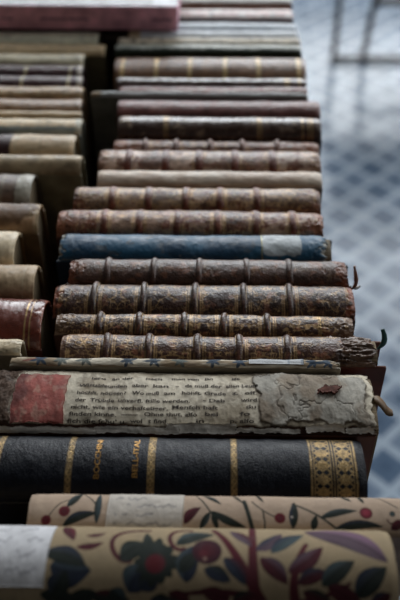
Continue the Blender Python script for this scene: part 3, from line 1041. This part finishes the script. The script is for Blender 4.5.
right_rows = [
    dict(label='brown leather book with a peeling right end and a green ribbon', y=336, xl=61, xr=380, k=0.6, c=(80, 50, 39), worn=RB, wear=0.15, res=0.0005,
         bands=[107, 149, 197, 239, 287], paint=[patch_paint(58, 100, (140, 104, 76), 0.05, 0.95, 41, 0.003, 0.0003, 0.4, (96, 66, 50)), gilt_tooling(0.95, 0.36), ragged_end(338)],
         extra=[ribbon], tear_r=0.006, board_xr=0.0025, board_c=(116, 60, 42), group=GR, band_gilt=0.5, var=0.5, band_h=0.0016),
    dict(label='slim gilt leather book directly behind the one with the peeling end', y=315, xl=55, xr=355, k=0.6, c=(74, 47, 35), var=0.5, worn=RB, wear=0.1, res=0.0005,
         bands=[100, 139, 184, 224, 267], paint=[gilt_tooling(1.0, 0.3), edge_wear((128, 98, 74), 0.5, 0.012), gilt_lines([318, 320], 0.0004)], tear_r=0.002, board_c=(78, 48, 38), group=GR, band_gilt=0.6, dz=-0.001),
    dict(label='thick dark leather book with orange-brown worn right corner, second behind the peeling one', y=285, xl=55, xr=353, k=0.6, c=(68, 44, 36), var=0.5, worn=(120, 78, 60), wear=0.1, res=0.0005,
         bands=[95, 144, 195, 243, 289], paint=[gilt_tooling(0.8, 0.38), edge_wear((150, 84, 56), 0.42, 0.006)], board_c=(72, 44, 36), group=GR, band_gilt=0.4),
    dict(label='plain brown leather book just in front of the blue one, torn strip at its right', y=260, xl=67, xr=350, k=0.6, c=(88, 62, 52), worn=(126, 84, 64), wear=0.18, res=0.0005,
         bands=[108, 154, 199, 246, 289], paint=[edge_wear((132, 78, 54), 0.5, 0.010), gilt_tooling(0.25, 0.55)], extra=[hanging_strip], tear_r=0.004, tear_l=0.003, board_c=(80, 52, 42), group=GR, band_h=0.0015),
    dict(label='blue book with a pale band near its chipped right end', y=235, xl=58, xr=334, k=0.55, c=(30, 88, 120), worn=(58, 78, 94), wear=0.05, c2=(24, 68, 98), res=0.0005, var=0.22,
         paint=[patch_paint(60, 334, (120, 138, 144), 0.02, 0.075, 63, 0.0012, 0, 0.3), patch_paint(262, 301, (170, 178, 182), 0.2, 0.95, 61, 0.002, 0.0, 0.3), gilt_lines([261.5], 0.0004, 0.8, (170, 160, 110)), edge_wear((150, 146, 134), 0.35, 0.004)], tear_r=0.008, tear_l=0.003,
         board_c=(40, 60, 84), group=GR, pages=(140, 126, 104), mat=VELLUM),
    dict(label='rubbed reddish leather book right behind the blue one', y=211, xl=58, xr=325, k=0.6, c=(162, 128, 108), c2=(112, 72, 54), worn=(112, 56, 38), wear=0.42, var=0.6, band_h=0.0009, band_w=0.0065, res=0.0006,
         bands=[105, 140, 178, 218, 256, 292], paint=[patch_paint(58, 100, (132, 74, 50), 0, 1, 71, 0.004, 0, 0.5, (84, 52, 42)), gilt_tooling(0.95, 0.36), edge_wear((150, 92, 62), 0.5, 0.014)], tear_r=0.003, board_c=(88, 56, 44), group=GR, band_gilt=0.6, band_worn=(150, 84, 56), band_c=(118, 58, 38)),
    dict(label='gilt brown leather book between the rubbed reddish one and a plain pale one', y=188, xl=74, xr=320, k=0.6, c=(156, 128, 106), c2=(110, 78, 60), worn=(110, 62, 42), wear=0.36, var=0.6, band_h=0.0009, band_w=0.0065, res=0.0006,
         bands=[113, 149, 186, 220, 257], paint=[gilt_tooling(0.95, 0.35), edge_wear((136, 88, 62), 0.4, 0.010)], board_c=(84, 58, 46), group=GR, band_gilt=0.5, band_worn=(140, 80, 54), band_c=(118, 58, 38)),
    dict(label='plain pale book without decoration, amid the brown leather ones', y=171, xl=97, xr=322, k=0.5, c=(220, 202, 182), var=0.2, mat=VELLUM, board_c=(146, 132, 116), group=GR, c2=(196, 172, 150)),
    dict(label='patchy light-brown leather book right behind the plain pale one', y=151, xl=99, xr=320, k=0.6, c=(186, 158, 140), c2=(128, 92, 76), worn=(124, 76, 56), wear=0.36, var=0.6, band_h=0.0009, band_w=0.0065,
         bands=[129, 166, 199, 235, 272], paint=[gilt_tooling(0.7, 0.5), edge_wear((150, 112, 88), 0.4, 0.010)], board_c=(90, 66, 54), group=GR, band_worn=(128, 70, 50), band_c=(118, 58, 38)),
    dict(label='slim worn reddish leather book set low before the glossy dark one', y=141, xl=113, xr=319, k=0.6, c=(120, 76, 58), worn=(170, 132, 106), wear=0.45, var=0.5, dz=-0.006,
         bands=[145, 176, 210, 242, 277], paint=[gilt_tooling(0.5, 0.5), edge_wear((150, 92, 62), 0.5, 0.02)], board_c=(84, 52, 42), group=GR, band_worn=(120, 62, 46)),
    dict(label='glossy dark brown book with gold bands and bright top, behind the low slim one', y=117, xl=118, xr=321, k=0.7, c=(74, 52, 42), gap=0.004, mat=GLOSSY,
         paint=[gilt_lines([165, 168, 258, 261, 302, 308, 312], 0.0008, 0.7), patch_paint(119, 130, (140, 116, 88), 0.4, 1, 5, 0.002)], board_c=(60, 42, 36), group=GR, wear=0.1, worn=(140, 120, 100)),
    dict(label='plain dull maroon book behind the glossy dark brown one', y=101, xl=117, xr=320, k=0.55, c=(132, 84, 78), var=0.2, board_c=(92, 58, 56), group=GR),
    dict(label='wide grey book jutting out further left than its neighbours', y=93, xl=89, xr=309, k=0.9, c=(200, 204, 204), var=0.2, mat=VELLUM, board_c=(120, 122, 116), group=GR, dz=0.002,
         paint=[patch_paint(86, 100, (170, 146, 112), 0, 1, 7, 0.001), patch_paint(185, 225, (150, 110, 100), 0.5, 1, 8, 0.003)]),
    dict(label='dull red book behind the wide grey one', y=87, xl=118, xr=308, k=0.5, c=(128, 74, 68), var=0.25, board_c=(104, 62, 58), group=GR, worn=(160, 120, 104), wear=0.2),
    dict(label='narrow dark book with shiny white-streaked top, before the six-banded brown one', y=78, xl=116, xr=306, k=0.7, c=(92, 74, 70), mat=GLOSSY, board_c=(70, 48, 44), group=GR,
         paint=[patch_paint(112, 310, (176, 174, 172), 0.5, 0.95, 19, 0.001, 0, 0.2), gilt_lines([286, 289, 300], 0.001, 0.8)]),  # pale strip is a painted highlight, gloss put into the colour of the top
    dict(label='brown book with six pale gold bands across its thick spine', y=58, xl=115, xr=305, k=0.62, c=(128, 92, 66), var=0.25, mat=LEATHER, board_c=(76, 58, 48), group=GR,
         paint=[gilt_lines([123, 157, 190, 225, 258, 298], 0.0020, 0.95, (226, 194, 136), 0.2)]),
    dict(label='greenish grey book with a dark green lower edge', y=45, xl=114, xr=302, k=0.5, c=(186, 190, 180), var=0.25, mat=VELLUM, board_c=(40, 56, 44), group=GR,
         paint=[patch_paint(100, 310, (42, 58, 46), -0.2, 0.34, 23, 0.002)]),
    dict(label='cream book with a torn spine, right in front of the two white ones', y=38, xl=117, xr=301, k=0.5, c=(228, 216, 194), var=0.22, mat=VELLUM, board_c=(140, 128, 110), group=GR, worn=(96, 76, 56), wear=0.2),
    dict(label='white book with cream end patches, nearest of the two white ones', y=31, xl=128, xr=299, k=0.5, c=(222, 228, 234), var=0.12, mat=VELLUM, board_c=(150, 154, 158), group=GR,
         paint=[patch_paint(127, 140, (206, 184, 150), 0, 1, 3, 0.002), patch_paint(150, 170, (214, 214, 214), 0.3, 1, 31, 0.003)]),
    dict(label='bluish white book, farther of the two white ones', y=23, xl=150, xr=297, k=0.5, c=(212, 222, 232), var=0.15, mat=VELLUM, board_c=(140, 146, 154), group=GR),
    dict(label='brownish pink book with a dark maroon lower edge, near the far end', y=9, xl=150, xr=293, k=0.5, c=(200, 162, 156), var=0.2, board_c=(70, 36, 40), group=GR, worn=(200, 190, 186), wear=0.35,
         paint=[patch_paint(140, 300, (66, 32, 38), -0.2, 0.36, 33, 0.001)]),
    dict(label='grey book with a narrow brown stripe, just behind the brownish pink one', y=-4, xl=150, xr=292, k=0.5, c=(214, 210, 206), var=0.2, mat=VELLUM, board_c=(120, 84, 66), group=GR,
         paint=[patch_paint(140, 300, (130, 88, 66), -0.2, 0.3, 35, 0.001)]),
    dict(label='grey-brown book at the far end of the right row', y=-18, xl=160, xr=290, k=0.5, c=(180, 158, 140), var=0.2, board_c=(100, 84, 70), group=GR),
]
left_rows = [
    dict(label='cream vellum book nearest the front in the left row', y=339, xl=-290, xr=22, k=0.62, c=(224, 204, 170), mat=VELLUM, board_c=(150, 136, 112), group=GL, res=0.0006, paint=[crackle(0.0003, 0.6), edge_wear((210, 200, 176), 0.3, 0.004, False)]),
    dict(label='glossy reddish-brown leather book with two thin gold lines', y=299, xl=-255, xr=47, k=0.6, c=(105, 48, 34), mat=GLOSSY, board_c=(88, 42, 32), group=GL, res=0.0006,
         paint=[gilt_lines([30.5, 35.5], 0.00045, 0.95), edge_wear((146, 78, 52), 0.35, 0.004, False)]),
    dict(label='thick tan vellum book behind the reddish-brown one', y=264, xl=-250, xr=38, k=0.66, c=(181, 155, 122), mat=VELLUM, board_c=(116, 100, 78), group=GL, res=0.0006, c2=(154, 128, 98),
         paint=[gilt_lines([27], 0.0005, 0.6, (190, 176, 146), 0)]),
    dict(label='cream book showing only a short end at the left edge of the picture', y=231, xl=-240, xr=19, k=0.6, c=(223, 204, 171), mat=VELLUM, board_c=(126, 98, 66), group=GL),
    dict(label='stained tan leather book with rounded right end, behind the short cream one', y=204, xl=-220, xr=41, k=0.66, c=(164, 130, 96), mat=VELLUM, board_c=(124, 98, 70), group=GL, c2=(105, 77, 52), paint=[edge_wear((160, 134, 96), 0.4, 0.005, False)]),
    dict(label='brown book with a pale vellum strip at its right end', y=174, xl=-200, xr=35, k=0.66, c=(101, 79, 64), board_c=(110, 102, 90), group=GL,
         paint=[patch_paint(19, 40, (168, 162, 146), 0, 1, 9, 0.0006), gilt_lines([4, 6], 0.0005, 0.6, (150, 140, 120), 0)]),
    dict(label='large stained beige book whose grey-olive front cover stands clear in the left row', y=155, xl=-190, xr=82, k=0.85, c=(190, 168, 134), mat=VELLUM, board_c=(158, 150, 122), edge=(150,140,116), group=GL, c2=(155, 137, 108)),
    dict(label='cream book with a dark maroon label on its left half', y=135, xl=-180, xr=76, k=0.6, c=(206, 179, 141), mat=VELLUM, board_c=(130, 112, 84), group=GL, paint=[patch_paint(-80, 13, (62, 34, 36), 0.1, 0.95, 3, 0.001), gilt_lines([17, 66, 70], 0.0007, 0.6, (196, 180, 146), 0)]),
    dict(label='cream book with a bluish grey lower edge', y=119, xl=-175, xr=82, k=0.55, c=(223, 200, 162), mat=VELLUM, board_c=(120, 124, 118), group=GL, paint=[patch_paint(-200, 100, (158, 164, 158), -0.2, 0.34, 4, 0.001), patch_paint(76, 84, (198, 190, 168), 0, 1, 5, 0.001)]),
    dict(label='pale cream book, slim, in front of the two tan ones', y=111, xl=-170, xr=81, k=0.5, c=(211, 184, 146), mat=VELLUM, board_c=(140, 122, 94), group=GL),
    dict(label='darker tan leather book, nearest of the two tan ones', y=99, xl=-165, xr=82, k=0.5, c=(152, 117, 83), board_c=(104, 78, 54), group=GL),
    dict(label='lighter tan leather book directly in front of the two maroon ones', y=87, xl=-160, xr=83, k=0.5, c=(187, 153, 112), board_c=(118, 94, 66), group=GL, worn=(190, 166, 126), wear=0.2),
    dict(label='dark maroon book with cream bands, nearest of its pair', y=76, xl=-158, xr=83, k=0.6, c=(70, 35, 36), board_c=(56, 32, 34), group=GL, paint=[gilt_lines([22, 69], 0.0016, 0.95, (206, 190, 150), 0), gilt_lines([80], 0.0024, 0.95, (226, 216, 200), 0)]),
    dict(label='dark maroon book with cream bands, farther of its pair', y=65, xl=-155, xr=83, k=0.6, c=(72, 37, 40), board_c=(56, 32, 34), group=GL, paint=[gilt_lines([26, 71], 0.0016, 0.95, (206, 190, 150), 0), gilt_lines([80], 0.0024, 0.95, (226, 216, 200), 0)]),
    dict(label='pale olive book with a white dot at its right end, behind the maroon pair', y=54, xl=-150, xr=84, k=0.5, c=(206, 196, 166), mat=VELLUM, board_c=(116, 108, 86), group=GL, paint=[patch_paint(77, 84, (220, 212, 190), 0.4, 1, 6, 0.001)]),
    dict(label='brownish book reaching furthest right in the left row', y=44, xl=-148, xr=105, k=0.5, c=(206, 180, 140), mat=VELLUM, board_c=(104, 96, 72), group=GL),
    dict(label='pale grey-green vellum book under the front edge of the flat pink one', y=32, xl=-145, xr=99, k=0.5, c=(232, 230, 204), mat=VELLUM, board_c=(130, 126, 104), group=GL),
    dict(label='dark book hidden deep below the flat pink one in the left row', y=17, xl=-140, xr=138, k=0.5, c=(66, 48, 38), board_c=(40, 32, 28), group=GL, dz=-0.002),  # unseen book, stretched right and coloured dark to black out the gap between rows
]
yf = at(200, 636, CREST - 0.006).y
y_mid = layout(front_rows, yf, 0)
y_far = layout(right_rows, y_mid, 0)
y_farl = layout(left_rows, y_mid + 0.004, 0)
for s_ in front_rows + right_rows + left_rows:
    make_book(s_)
    print('BOOK', round(s_['a'] * 2000, 1), 'mm thick', round((s_['X1'] - s_['X0']) * 1000), 'long', round(s_['Yc'], 3), round(s_['X0'], 3), round(s_['X1'], 3), s_['label'][:50])

# ------------------------------------------------------------------ the flat pink book lying across the far end
PT = 0.026
P0 = at(100, 29, CREST + 0.001)
px1 = at(178, 29, CREST + 0.001).x
px0 = px1 - 0.285
pdep = 0.200
root = empty('book', ((px0 + px1) / 2, P0.y, CREST + 0.0012), math.radians(-0.4))
tag(root, 'pink flat-lying book on top of the far ends of both rows', 'book')
hw = (px1 - px0) / 2


def cover_mat():
    m, nt, b = new_mat('picture_cover')
    N, L = nt.nodes, nt.links
    tc = N.new('ShaderNodeTexCoord')
    n = N.new('ShaderNodeTexVoronoi'); n.inputs['Scale'].default_value = 28
    L.new(tc.outputs['Object'], n.inputs['Vector'])
    n2 = N.new('ShaderNodeTexNoise'); n2.inputs['Scale'].default_value = 45; n2.inputs['Detail'].default_value = 6
    L.new(tc.outputs['Object'], n2.inputs['Vector'])
    cr = N.new('ShaderNodeValToRGB')
    e = cr.color_ramp.elements
    e[0].position = 0.3; e[0].color = (*lin((62, 64, 60)), 1)
    e[1].position = 0.7; e[1].color = (*lin((150, 156, 166)), 1)
    e2 = cr.color_ramp.elements.new(0.5); e2.color = (*lin((104, 106, 102)), 1)
    L.new(n2.outputs['Fac'], cr.inputs['Fac'])
    L.new(cr.outputs['Color'], b.inputs['Base Color'])
    b.inputs['Roughness'].default_value = 0.4
    return m


pink = mat_plain((232, 170, 192), 0.5, 'pink_cloth', 0.15)
v, f = box(-hw, hw, 0.0, pdep, PT - 0.0022, PT, 0.0006); cb = mesh_obj('cover_board', v, f, mat_plain((190, 194, 204), 0.4, 'grey_cover', 0.05), root, False)
cb['label'] = 'upper cover, pale grey with a picture'
v, f = box(-hw + 0.085, hw - 0.026, 0.006, pdep - 0.012, PT, PT + 0.0003, 0.0001); mesh_obj('cover_picture', v, f, cover_mat(), cb, False)
v, f = box(-hw, hw, 0.0, pdep, 0.0, 0.0022, 0.0006); mesh_obj('cover_board', v, f, pink, root, False)
v, f = box(-hw, hw, -0.0024, 0.0002, 0.0, PT, 0.0008); ps = mesh_obj('spine', v, f, pink, root, False)
ps['label'] = 'pink spine with small dark print'
v, f = box(-hw + 0.003, hw - 0.003, 0.0004, pdep - 0.004, 0.0023, PT - 0.0023, 0.0002)
mesh_obj('page_block', v, f, mat_pages((190, 184, 170)), root, False)
# small print on the pink spine: runs of strokes too small to read
rg = random.Random(4)
ink_ = mat_flat('dark_print', (84, 52, 88), 0.6)
for xa, xb in ((40, 88), (152, 172), (2, 14)):
    ua = at(xa, 18, CREST + 0.012).x - root.location.x; ub = at(xb, 18, CREST + 0.012).x - root.location.x
    x = ua; vv = []; ff = []
    while x < ub:
        w = rg.uniform(0.0010, 0.0024); h = rg.uniform(0.0018, 0.0032)
        b_ = len(vv)
        for (dx, dz, yy) in ((0, 0, -0.0026), (w, 0, -0.0026), (w, h, -0.0026), (0, h, -0.0026), (0, 0, -0.0023), (w, 0, -0.0023), (w, h, -0.0023), (0, h, -0.0023)):
            vv.append((x + dx, yy, 0.0105 + dz))
        ff += [tuple(b_ + q for q in fc) for fc in ((0, 1, 2, 3), (7, 6, 5, 4), (0, 4, 5, 1), (1, 5, 6, 2), (2, 6, 7, 3), (3, 7, 4, 0))]
        x += w + rg.uniform(0.0005, 0.0016)
    mesh_obj('spine_print', vv, ff, ink_, ps, False)

# ------------------------------------------------------------------ table
all_s = front_rows + right_rows + left_rows
tx1 = min(s['X1'] for s in front_rows + right_rows) - 0.004
tx0 = min(s['X0'] for s in left_rows) - 0.06
ty0 = yf - 0.03
ty1 = max(y_far, y_farl) + 0.25


def wood_mat(name, c, scale=(3, 60, 60), rough=0.5):
    m, nt, b = new_mat(name)
    N, L = nt.nodes, nt.links
    tc = N.new('ShaderNodeTexCoord'); mp = N.new('ShaderNodeMapping'); mp.inputs['Scale'].default_value = scale
    n = N.new('ShaderNodeTexNoise'); n.inputs['Scale'].default_value = 1.0; n.inputs['Detail'].default_value = 8; n.inputs['Distortion'].default_value = 0.6
    L.new(tc.outputs['Object'], mp.inputs['Vector']); L.new(mp.outputs['Vector'], n.inputs['Vector'])
    cr = N.new('ShaderNodeValToRGB'); c = lin(c)
    cr.color_ramp.elements[0].position = 0.3; cr.color_ramp.elements[0].color = (*(c * 0.45), 1)
    cr.color_ramp.elements[1].position = 0.7; cr.color_ramp.elements[1].color = (*c, 1)
    L.new(n.outputs['Fac'], cr.inputs['Fac']); L.new(cr.outputs['Color'], b.inputs['Base Color'])
    b.inputs['Roughness'].default_value = rough
    bp = N.new('ShaderNodeBump'); bp.inputs['Strength'].default_value = 0.2; bp.inputs['Distance'].default_value = 0.002
    L.new(n.outputs['Fac'], bp.inputs['Height']); L.new(bp.outputs['Normal'], b.inputs['Normal'])
    return m


TW = wood_mat('table_wood', (72, 54, 42), (30, 3, 30))
tb = empty('table', ((tx0 + tx1) / 2, (ty0 + ty1) / 2, 0))
tag(tb, 'dark wooden table under the rows of old books', 'table')
wx, wy = (tx1 - tx0) / 2, (ty1 - ty0) / 2
v, f = box(-wx, wx, -wy, wy, TABLE - 0.030, TABLE, 0.003); mesh_obj('table_top', v, f, TW, tb, False)
for a_, b_, c_, d_ in ((-wx + .05, wx - .05, -wy + .05, -wy + .07), (-wx + .05, wx - .05, wy - .07, wy - .05), (-wx + .05, -wx + .07, -wy + .071, wy - .071), (wx - .07, wx - .05, -wy + .071, wy - .071)):
    v, f = box(a_, b_, c_, d_, TABLE - 0.11, TABLE - 0.0301, 0.002); mesh_obj('apron', v, f, TW, tb, False)
for sx in (-1, 1):
    for sy in (-1, 1):
        cx_, cy_ = sx * (wx - 0.1), sy * (wy - 0.1)
        vs = []; fs = []
        for zz, h_ in ((0, 0.018), (0.35, 0.021), (TABLE - 0.11, 0.026), (TABLE - 0.0301, 0.026)):
            for (x, y) in ((-1, -1), (1, -1), (1, 1), (-1, 1)): vs.append((cx_ + x * h_, cy_ + y * h_, zz))
        for k in range(3):
            for i in range(4):
                j = (i + 1) % 4; fs.append((k * 4 + i, k * 4 + j, k * 4 + 4 + j, k * 4 + 4 + i))
        fs += [(3, 2, 1, 0), (12, 13, 14, 15)]
        mesh_obj('leg', vs, fs, TW, tb, False)

# ------------------------------------------------------------------ folding chair on the tiles


def bar(p, q, w, d, seg=1):
    """square rod with softened edges between two points"""
    p, q = Vector(p), Vector(q)
    T = (q - p).normalized()
    up = Vector((0, 1, 0)) if abs(T.y) < 0.9 else Vector((0, 0, 1))
    A_ = T.cross(up).normalized(); B_ = T.cross(A_).normalized()
    vs = []; fs = []
    c = 0.28
    ring = [(1, 1 - c), (1 - c, 1), (-1 + c, 1), (-1, 1 - c), (-1, -1 + c), (-1 + c, -1), (1 - c, -1), (1, -1 + c)]
    for P in (p, q):
        for (x, y) in ring: vs.append(tuple(P + A_ * (x * w / 2) + B_ * (y * d / 2)))
    for i in range(8):
        j = (i + 1) % 8; fs.append((i, j, 8 + j, 8 + i))
    fs += [tuple(range(8))[::-1], tuple(range(8, 16))]
    return vs, fs


CWD = wood_mat('chair_wood', (62, 44, 36), (50, 50, 6), 0.45)
B0 = at(333, 60, 0.0); B1 = at(364, 60, 0.0)
inn = B1.x - B0.x
CW = 0.46
cx0 = B0.x + CW / 2
ch = empty('folding_chair', (cx0, B0.y, 0))
tag(ch, 'brown wooden folding chair on the tiled floor behind the table', 'chair')
o_ = CW / 2; i_ = CW / 2 - inn
depth = 0.34
# outer frame leans back to carry the backrest, inner frame leans forward under the seat
for s in (-1, 1):
    v, f = bar((s * o_, 0, 0.0), (s * (o_ - 0.012), 0.10, 0.86), 0.018, 0.022); mesh_obj('leg', v, f, CWD, ch, False)
    v, f = bar((s * i_, 0.03, 0.0), (s * (i_ - 0.02), -0.02, 0.43), 0.018, 0.022); mesh_obj('leg', v, f, CWD, ch, False)
v, f = bar((-o_ - 0.006, -0.008, 0.013), (o_ + 0.006, -0.008, 0.013), 0.013, 0.018); mesh_obj('foot_rail', v, f, CWD, ch, False)
v, f = bar((-i_ + 0.008, 0.004, 0.205), (i_ - 0.008, 0.004, 0.205), 0.022, 0.024); mesh_obj('stretcher', v, f, CWD, ch, False)
for k in range(7):
    y = -0.20 + k * 0.062
    v, f = box(-o_ + 0.02, o_ - 0.02, y, y + 0.05, 0.436, 0.452, 0.003); mesh_obj('seat_slat', v, f, CWD, ch, False)
for s in (-1, 1):
    v, f = box(s * (o_ - 0.045) - 0.012, s * (o_ - 0.045) + 0.012, -0.20, 0.22, 0.412, 0.4358, 0.002); mesh_obj('seat_rail', v, f, CWD, ch, False)
for z in (0.70, 0.80):
    v, f = box(-o_ + 0.004, o_ - 0.004, 0.10 * z / 0.86 - 0.026, 0.10 * z / 0.86 - 0.012, z - 0.03, z + 0.03, 0.003); mesh_obj('back_slat', v, f, CWD, ch, False)

PW_FAR, PW_SIDE = 470, 105
# ------------------------------------------------------------------ floor of cement tiles


def floor_mat():
    m, nt, b = new_mat('patterned_cement_tiles')
    N, L = nt.nodes, nt.links
    tc = N.new('ShaderNodeTexCoord')
    mp = N.new('ShaderNodeMapping'); mp.inputs['Rotation'].default_value = (0, 0, math.radians(45)); mp.inputs['Scale'].default_value = (1 / 0.082, 1 / 0.082, 1)
    L.new(tc.outputs['Object'], mp.inputs['Vector'])
    fr = N.new('ShaderNodeVectorMath'); fr.operation = 'FRACTION'; L.new(mp.outputs['Vector'], fr.inputs[0])
    sub = N.new('ShaderNodeVectorMath'); sub.operation = 'SUBTRACT'; sub.inputs[1].default_value = (0.5, 0.5, 0); L.new(fr.outputs['Vector'], sub.inputs[0])
    ab = N.new('ShaderNodeVectorMath'); ab.operation = 'ABSOLUTE'; L.new(sub.outputs['Vector'], ab.inputs[0])
    sx = N.new('ShaderNodeSeparateXYZ'); L.new(ab.outputs['Vector'], sx.inputs['Vector'])
    mx = N.new('ShaderNodeMath'); mx.operation = 'MAXIMUM'; L.new(sx.outputs['X'], mx.inputs[0]); L.new(sx.outputs['Y'], mx.inputs[1])
    dia = N.new('ShaderNodeMapRange'); dia.inputs['From Min'].default_value = 0.385; dia.inputs['From Max'].default_value = 0.41
    L.new(mx.outputs[0], dia.inputs['Value'])
    core = N.new('ShaderNodeMapRange'); core.inputs['From Min'].default_value = 0.15; core.inputs['From Max'].default_value = 0.17
    L.new(mx.outputs[0], core.inputs['Value'])
    ck = N.new('ShaderNodeTexChecker'); ck.inputs['Scale'].default_value = 1.0; L.new(mp.outputs['Vector'], ck.inputs['Vector'])
    ck.inputs['Color1'].default_value = (*lin(FLOOR_A), 1); ck.inputs['Color2'].default_value = (*lin(FLOOR_B), 1)
    m1 = N.new('ShaderNodeMix'); m1.data_type = 'RGBA'; L.new(core.outputs['Result'], m1.inputs[0])
    m1.inputs[6].default_value = (*lin(FLOOR_C), 1); L.new(ck.outputs['Color'], m1.inputs[7])
    m2 = N.new('ShaderNodeMix'); m2.data_type = 'RGBA'; L.new(dia.outputs['Result'], m2.inputs[0])
    L.new(m1.outputs[2], m2.inputs[6]); m2.inputs[7].default_value = (*lin(FLOOR_L), 1)
    n = N.new('ShaderNodeTexNoise'); n.inputs['Scale'].default_value = 3.5; n.inputs['Detail'].default_value = 7; L.new(tc.outputs['Object'], n.inputs['Vector'])
    mr = N.new('ShaderNodeMapRange'); mr.inputs['From Min'].default_value = 0.3; mr.inputs['From Max'].default_value = 0.7; mr.inputs['To Min'].default_value = 0.72; mr.inputs['To Max'].default_value = 1.12
    L.new(n.outputs['Fac'], mr.inputs['Value'])
    vs = N.new('ShaderNodeVectorMath'); vs.operation = 'SCALE'; L.new(m2.outputs[2], vs.inputs[0]); L.new(mr.outputs['Result'], vs.inputs['Scale'])
    L.new(vs.outputs['Vector'], b.inputs['Base Color'])
    b.inputs['Roughness'].default_value = 0.17
    b.inputs['Specular IOR Level'].default_value = 0.24
    return m


FLOOR_A = (84, 104, 128); FLOOR_B = (116, 132, 152); FLOOR_C = (74, 94, 118); FLOOR_L = (164, 178, 192)
v = [(x, y, z) for z in (0, -0.1) for (x, y) in ((-3.2, -2.8), (3.4, -2.8), (3.4, 6.45), (-3.2, 6.45))]
fl = mesh_obj('floor', v, [(0, 1, 2, 3), (7, 6, 5, 4), (0, 4, 5, 1), (1, 5, 6, 2), (2, 6, 7, 3), (3, 7, 4, 0)], floor_mat(), None, False)
fl['kind'] = 'structure'

# ------------------------------------------------------------------ the room: plaster walls with tall windows
PL = mat_plain((84, 80, 76), 0.85, 'plaster', 0.1)
RX0, RX1, RY0, RY1, RZ = -3.0, 3.2, -2.6, 6.2, 5.6
WZ0, WZ1 = 1.5, 5.3


def joined_boxes(bs):
    V = []; F = []
    for b in bs:
        v, f = box(*b, 0.002); n = len(V); V += v; F += [tuple(i + n for i in q) for q in f]
    return V, F


def wall(name, bs):
    v, f = joined_boxes(bs)
    o = mesh_obj(name, v, f, PL, None, False); o['kind'] = 'structure'
    return o


T_ = 0.25
BW = (-2.0, 2.9)      # opening in the far wall
SW = (1.2, 4.2)       # opening in the right wall
wall('wall_back', [(RX0, BW[0], RY1, RY1 + T_, 0, RZ), (BW[1], RX1, RY1, RY1 + T_, 0, RZ), (BW[0], BW[1], RY1, RY1 + T_, 0, WZ0), (BW[0], BW[1], RY1, RY1 + T_, WZ1, RZ)])
wall('wall_right', [(RX1, RX1 + T_, RY0, SW[0], 0, RZ), (RX1, RX1 + T_, SW[1], RY1 + T_, 0, RZ), (RX1, RX1 + T_, SW[0], SW[1], 0, WZ0), (RX1, RX1 + T_, SW[0], SW[1], WZ1, RZ)])
wall('wall_left', [(RX0 - T_, RX0, RY0, RY1 + T_, 0, RZ)])
wall('wall_front', [(RX0 - T_, RX1 + T_, RY0 - T_, RY0, 0, RZ)])
wall('ceiling', [(RX0 - T_, RX1 + T_, RY0 - T_, RY1 + T_, RZ, RZ + 0.2)])
FRM = mat_flat('painted_frame', (150, 150, 148), 0.5)
bs = [(BW[0], BW[1], RY1 + 0.08, RY1 + 0.14, z - 0.03, z + 0.03) for z in (WZ0 + 0.03, 3.2, WZ1 - 0.03)] + [(x - 0.03, x + 0.03, RY1 + 0.08, RY1 + 0.14, WZ0, WZ1) for x in (BW[0] + 0.03, -0.8, 0.45, 1.7, BW[1] - 0.03)]
v, f = joined_boxes(bs); o = mesh_obj('window_1', v, f, FRM, None, False); o['kind'] = 'structure'
bs = [(RX1 + 0.08, RX1 + 0.14, SW[0], SW[1], z - 0.03, z + 0.03) for z in (WZ0 + 0.03, 3.2, WZ1 - 0.03)] + [(RX1 + 0.08, RX1 + 0.14, y - 0.03, y + 0.03, WZ0, WZ1) for y in (SW[0] + 0.03, 2.2, 3.2, SW[1] - 0.03)]
v, f = joined_boxes(bs); o = mesh_obj('window_2', v, f, FRM, None, False); o['kind'] = 'structure'

# ------------------------------------------------------------------ daylight through the two windows
w = D.worlds.new('daylight'); sc.world = w; w.use_nodes = True
bg = w.node_tree.nodes['Background']
bg.inputs['Color'].default_value = (0.8, 0.9, 1.0, 1); bg.inputs['Strength'].default_value = 0.25


def window_light(name, loc, rot, sx, sy, power, colr):
    l = D.lights.new(name, 'AREA'); l.shape = 'RECTANGLE'; l.size = sx; l.size_y = sy; l.energy = power; l.color = colr
    o = D.objects.new(name, l); COL.objects.link(o); o.location = loc; o.rotation_euler = rot
    return o


window_light('daylight_far', ((BW[0] + BW[1]) / 2, RY1 + 0.3, (WZ0 + WZ1) / 2), (-PI / 2, 0, 0), BW[1] - BW[0], WZ1 - WZ0, PW_FAR, (0.93, 0.97, 1.0))
window_light('daylight_side', (RX1 + 0.3, (SW[0] + SW[1]) / 2, (WZ0 + WZ1) / 2), (0, PI / 2, 0), WZ1 - WZ0, SW[1] - SW[0], PW_SIDE, (0.93, 0.97, 1.0))

vs_ = sc.view_settings
vs_.view_transform = 'Standard'; vs_.look = 'None'; vs_.gamma = 1.0; vs_.use_curve_mapping = False
vs_.exposure = 0.08
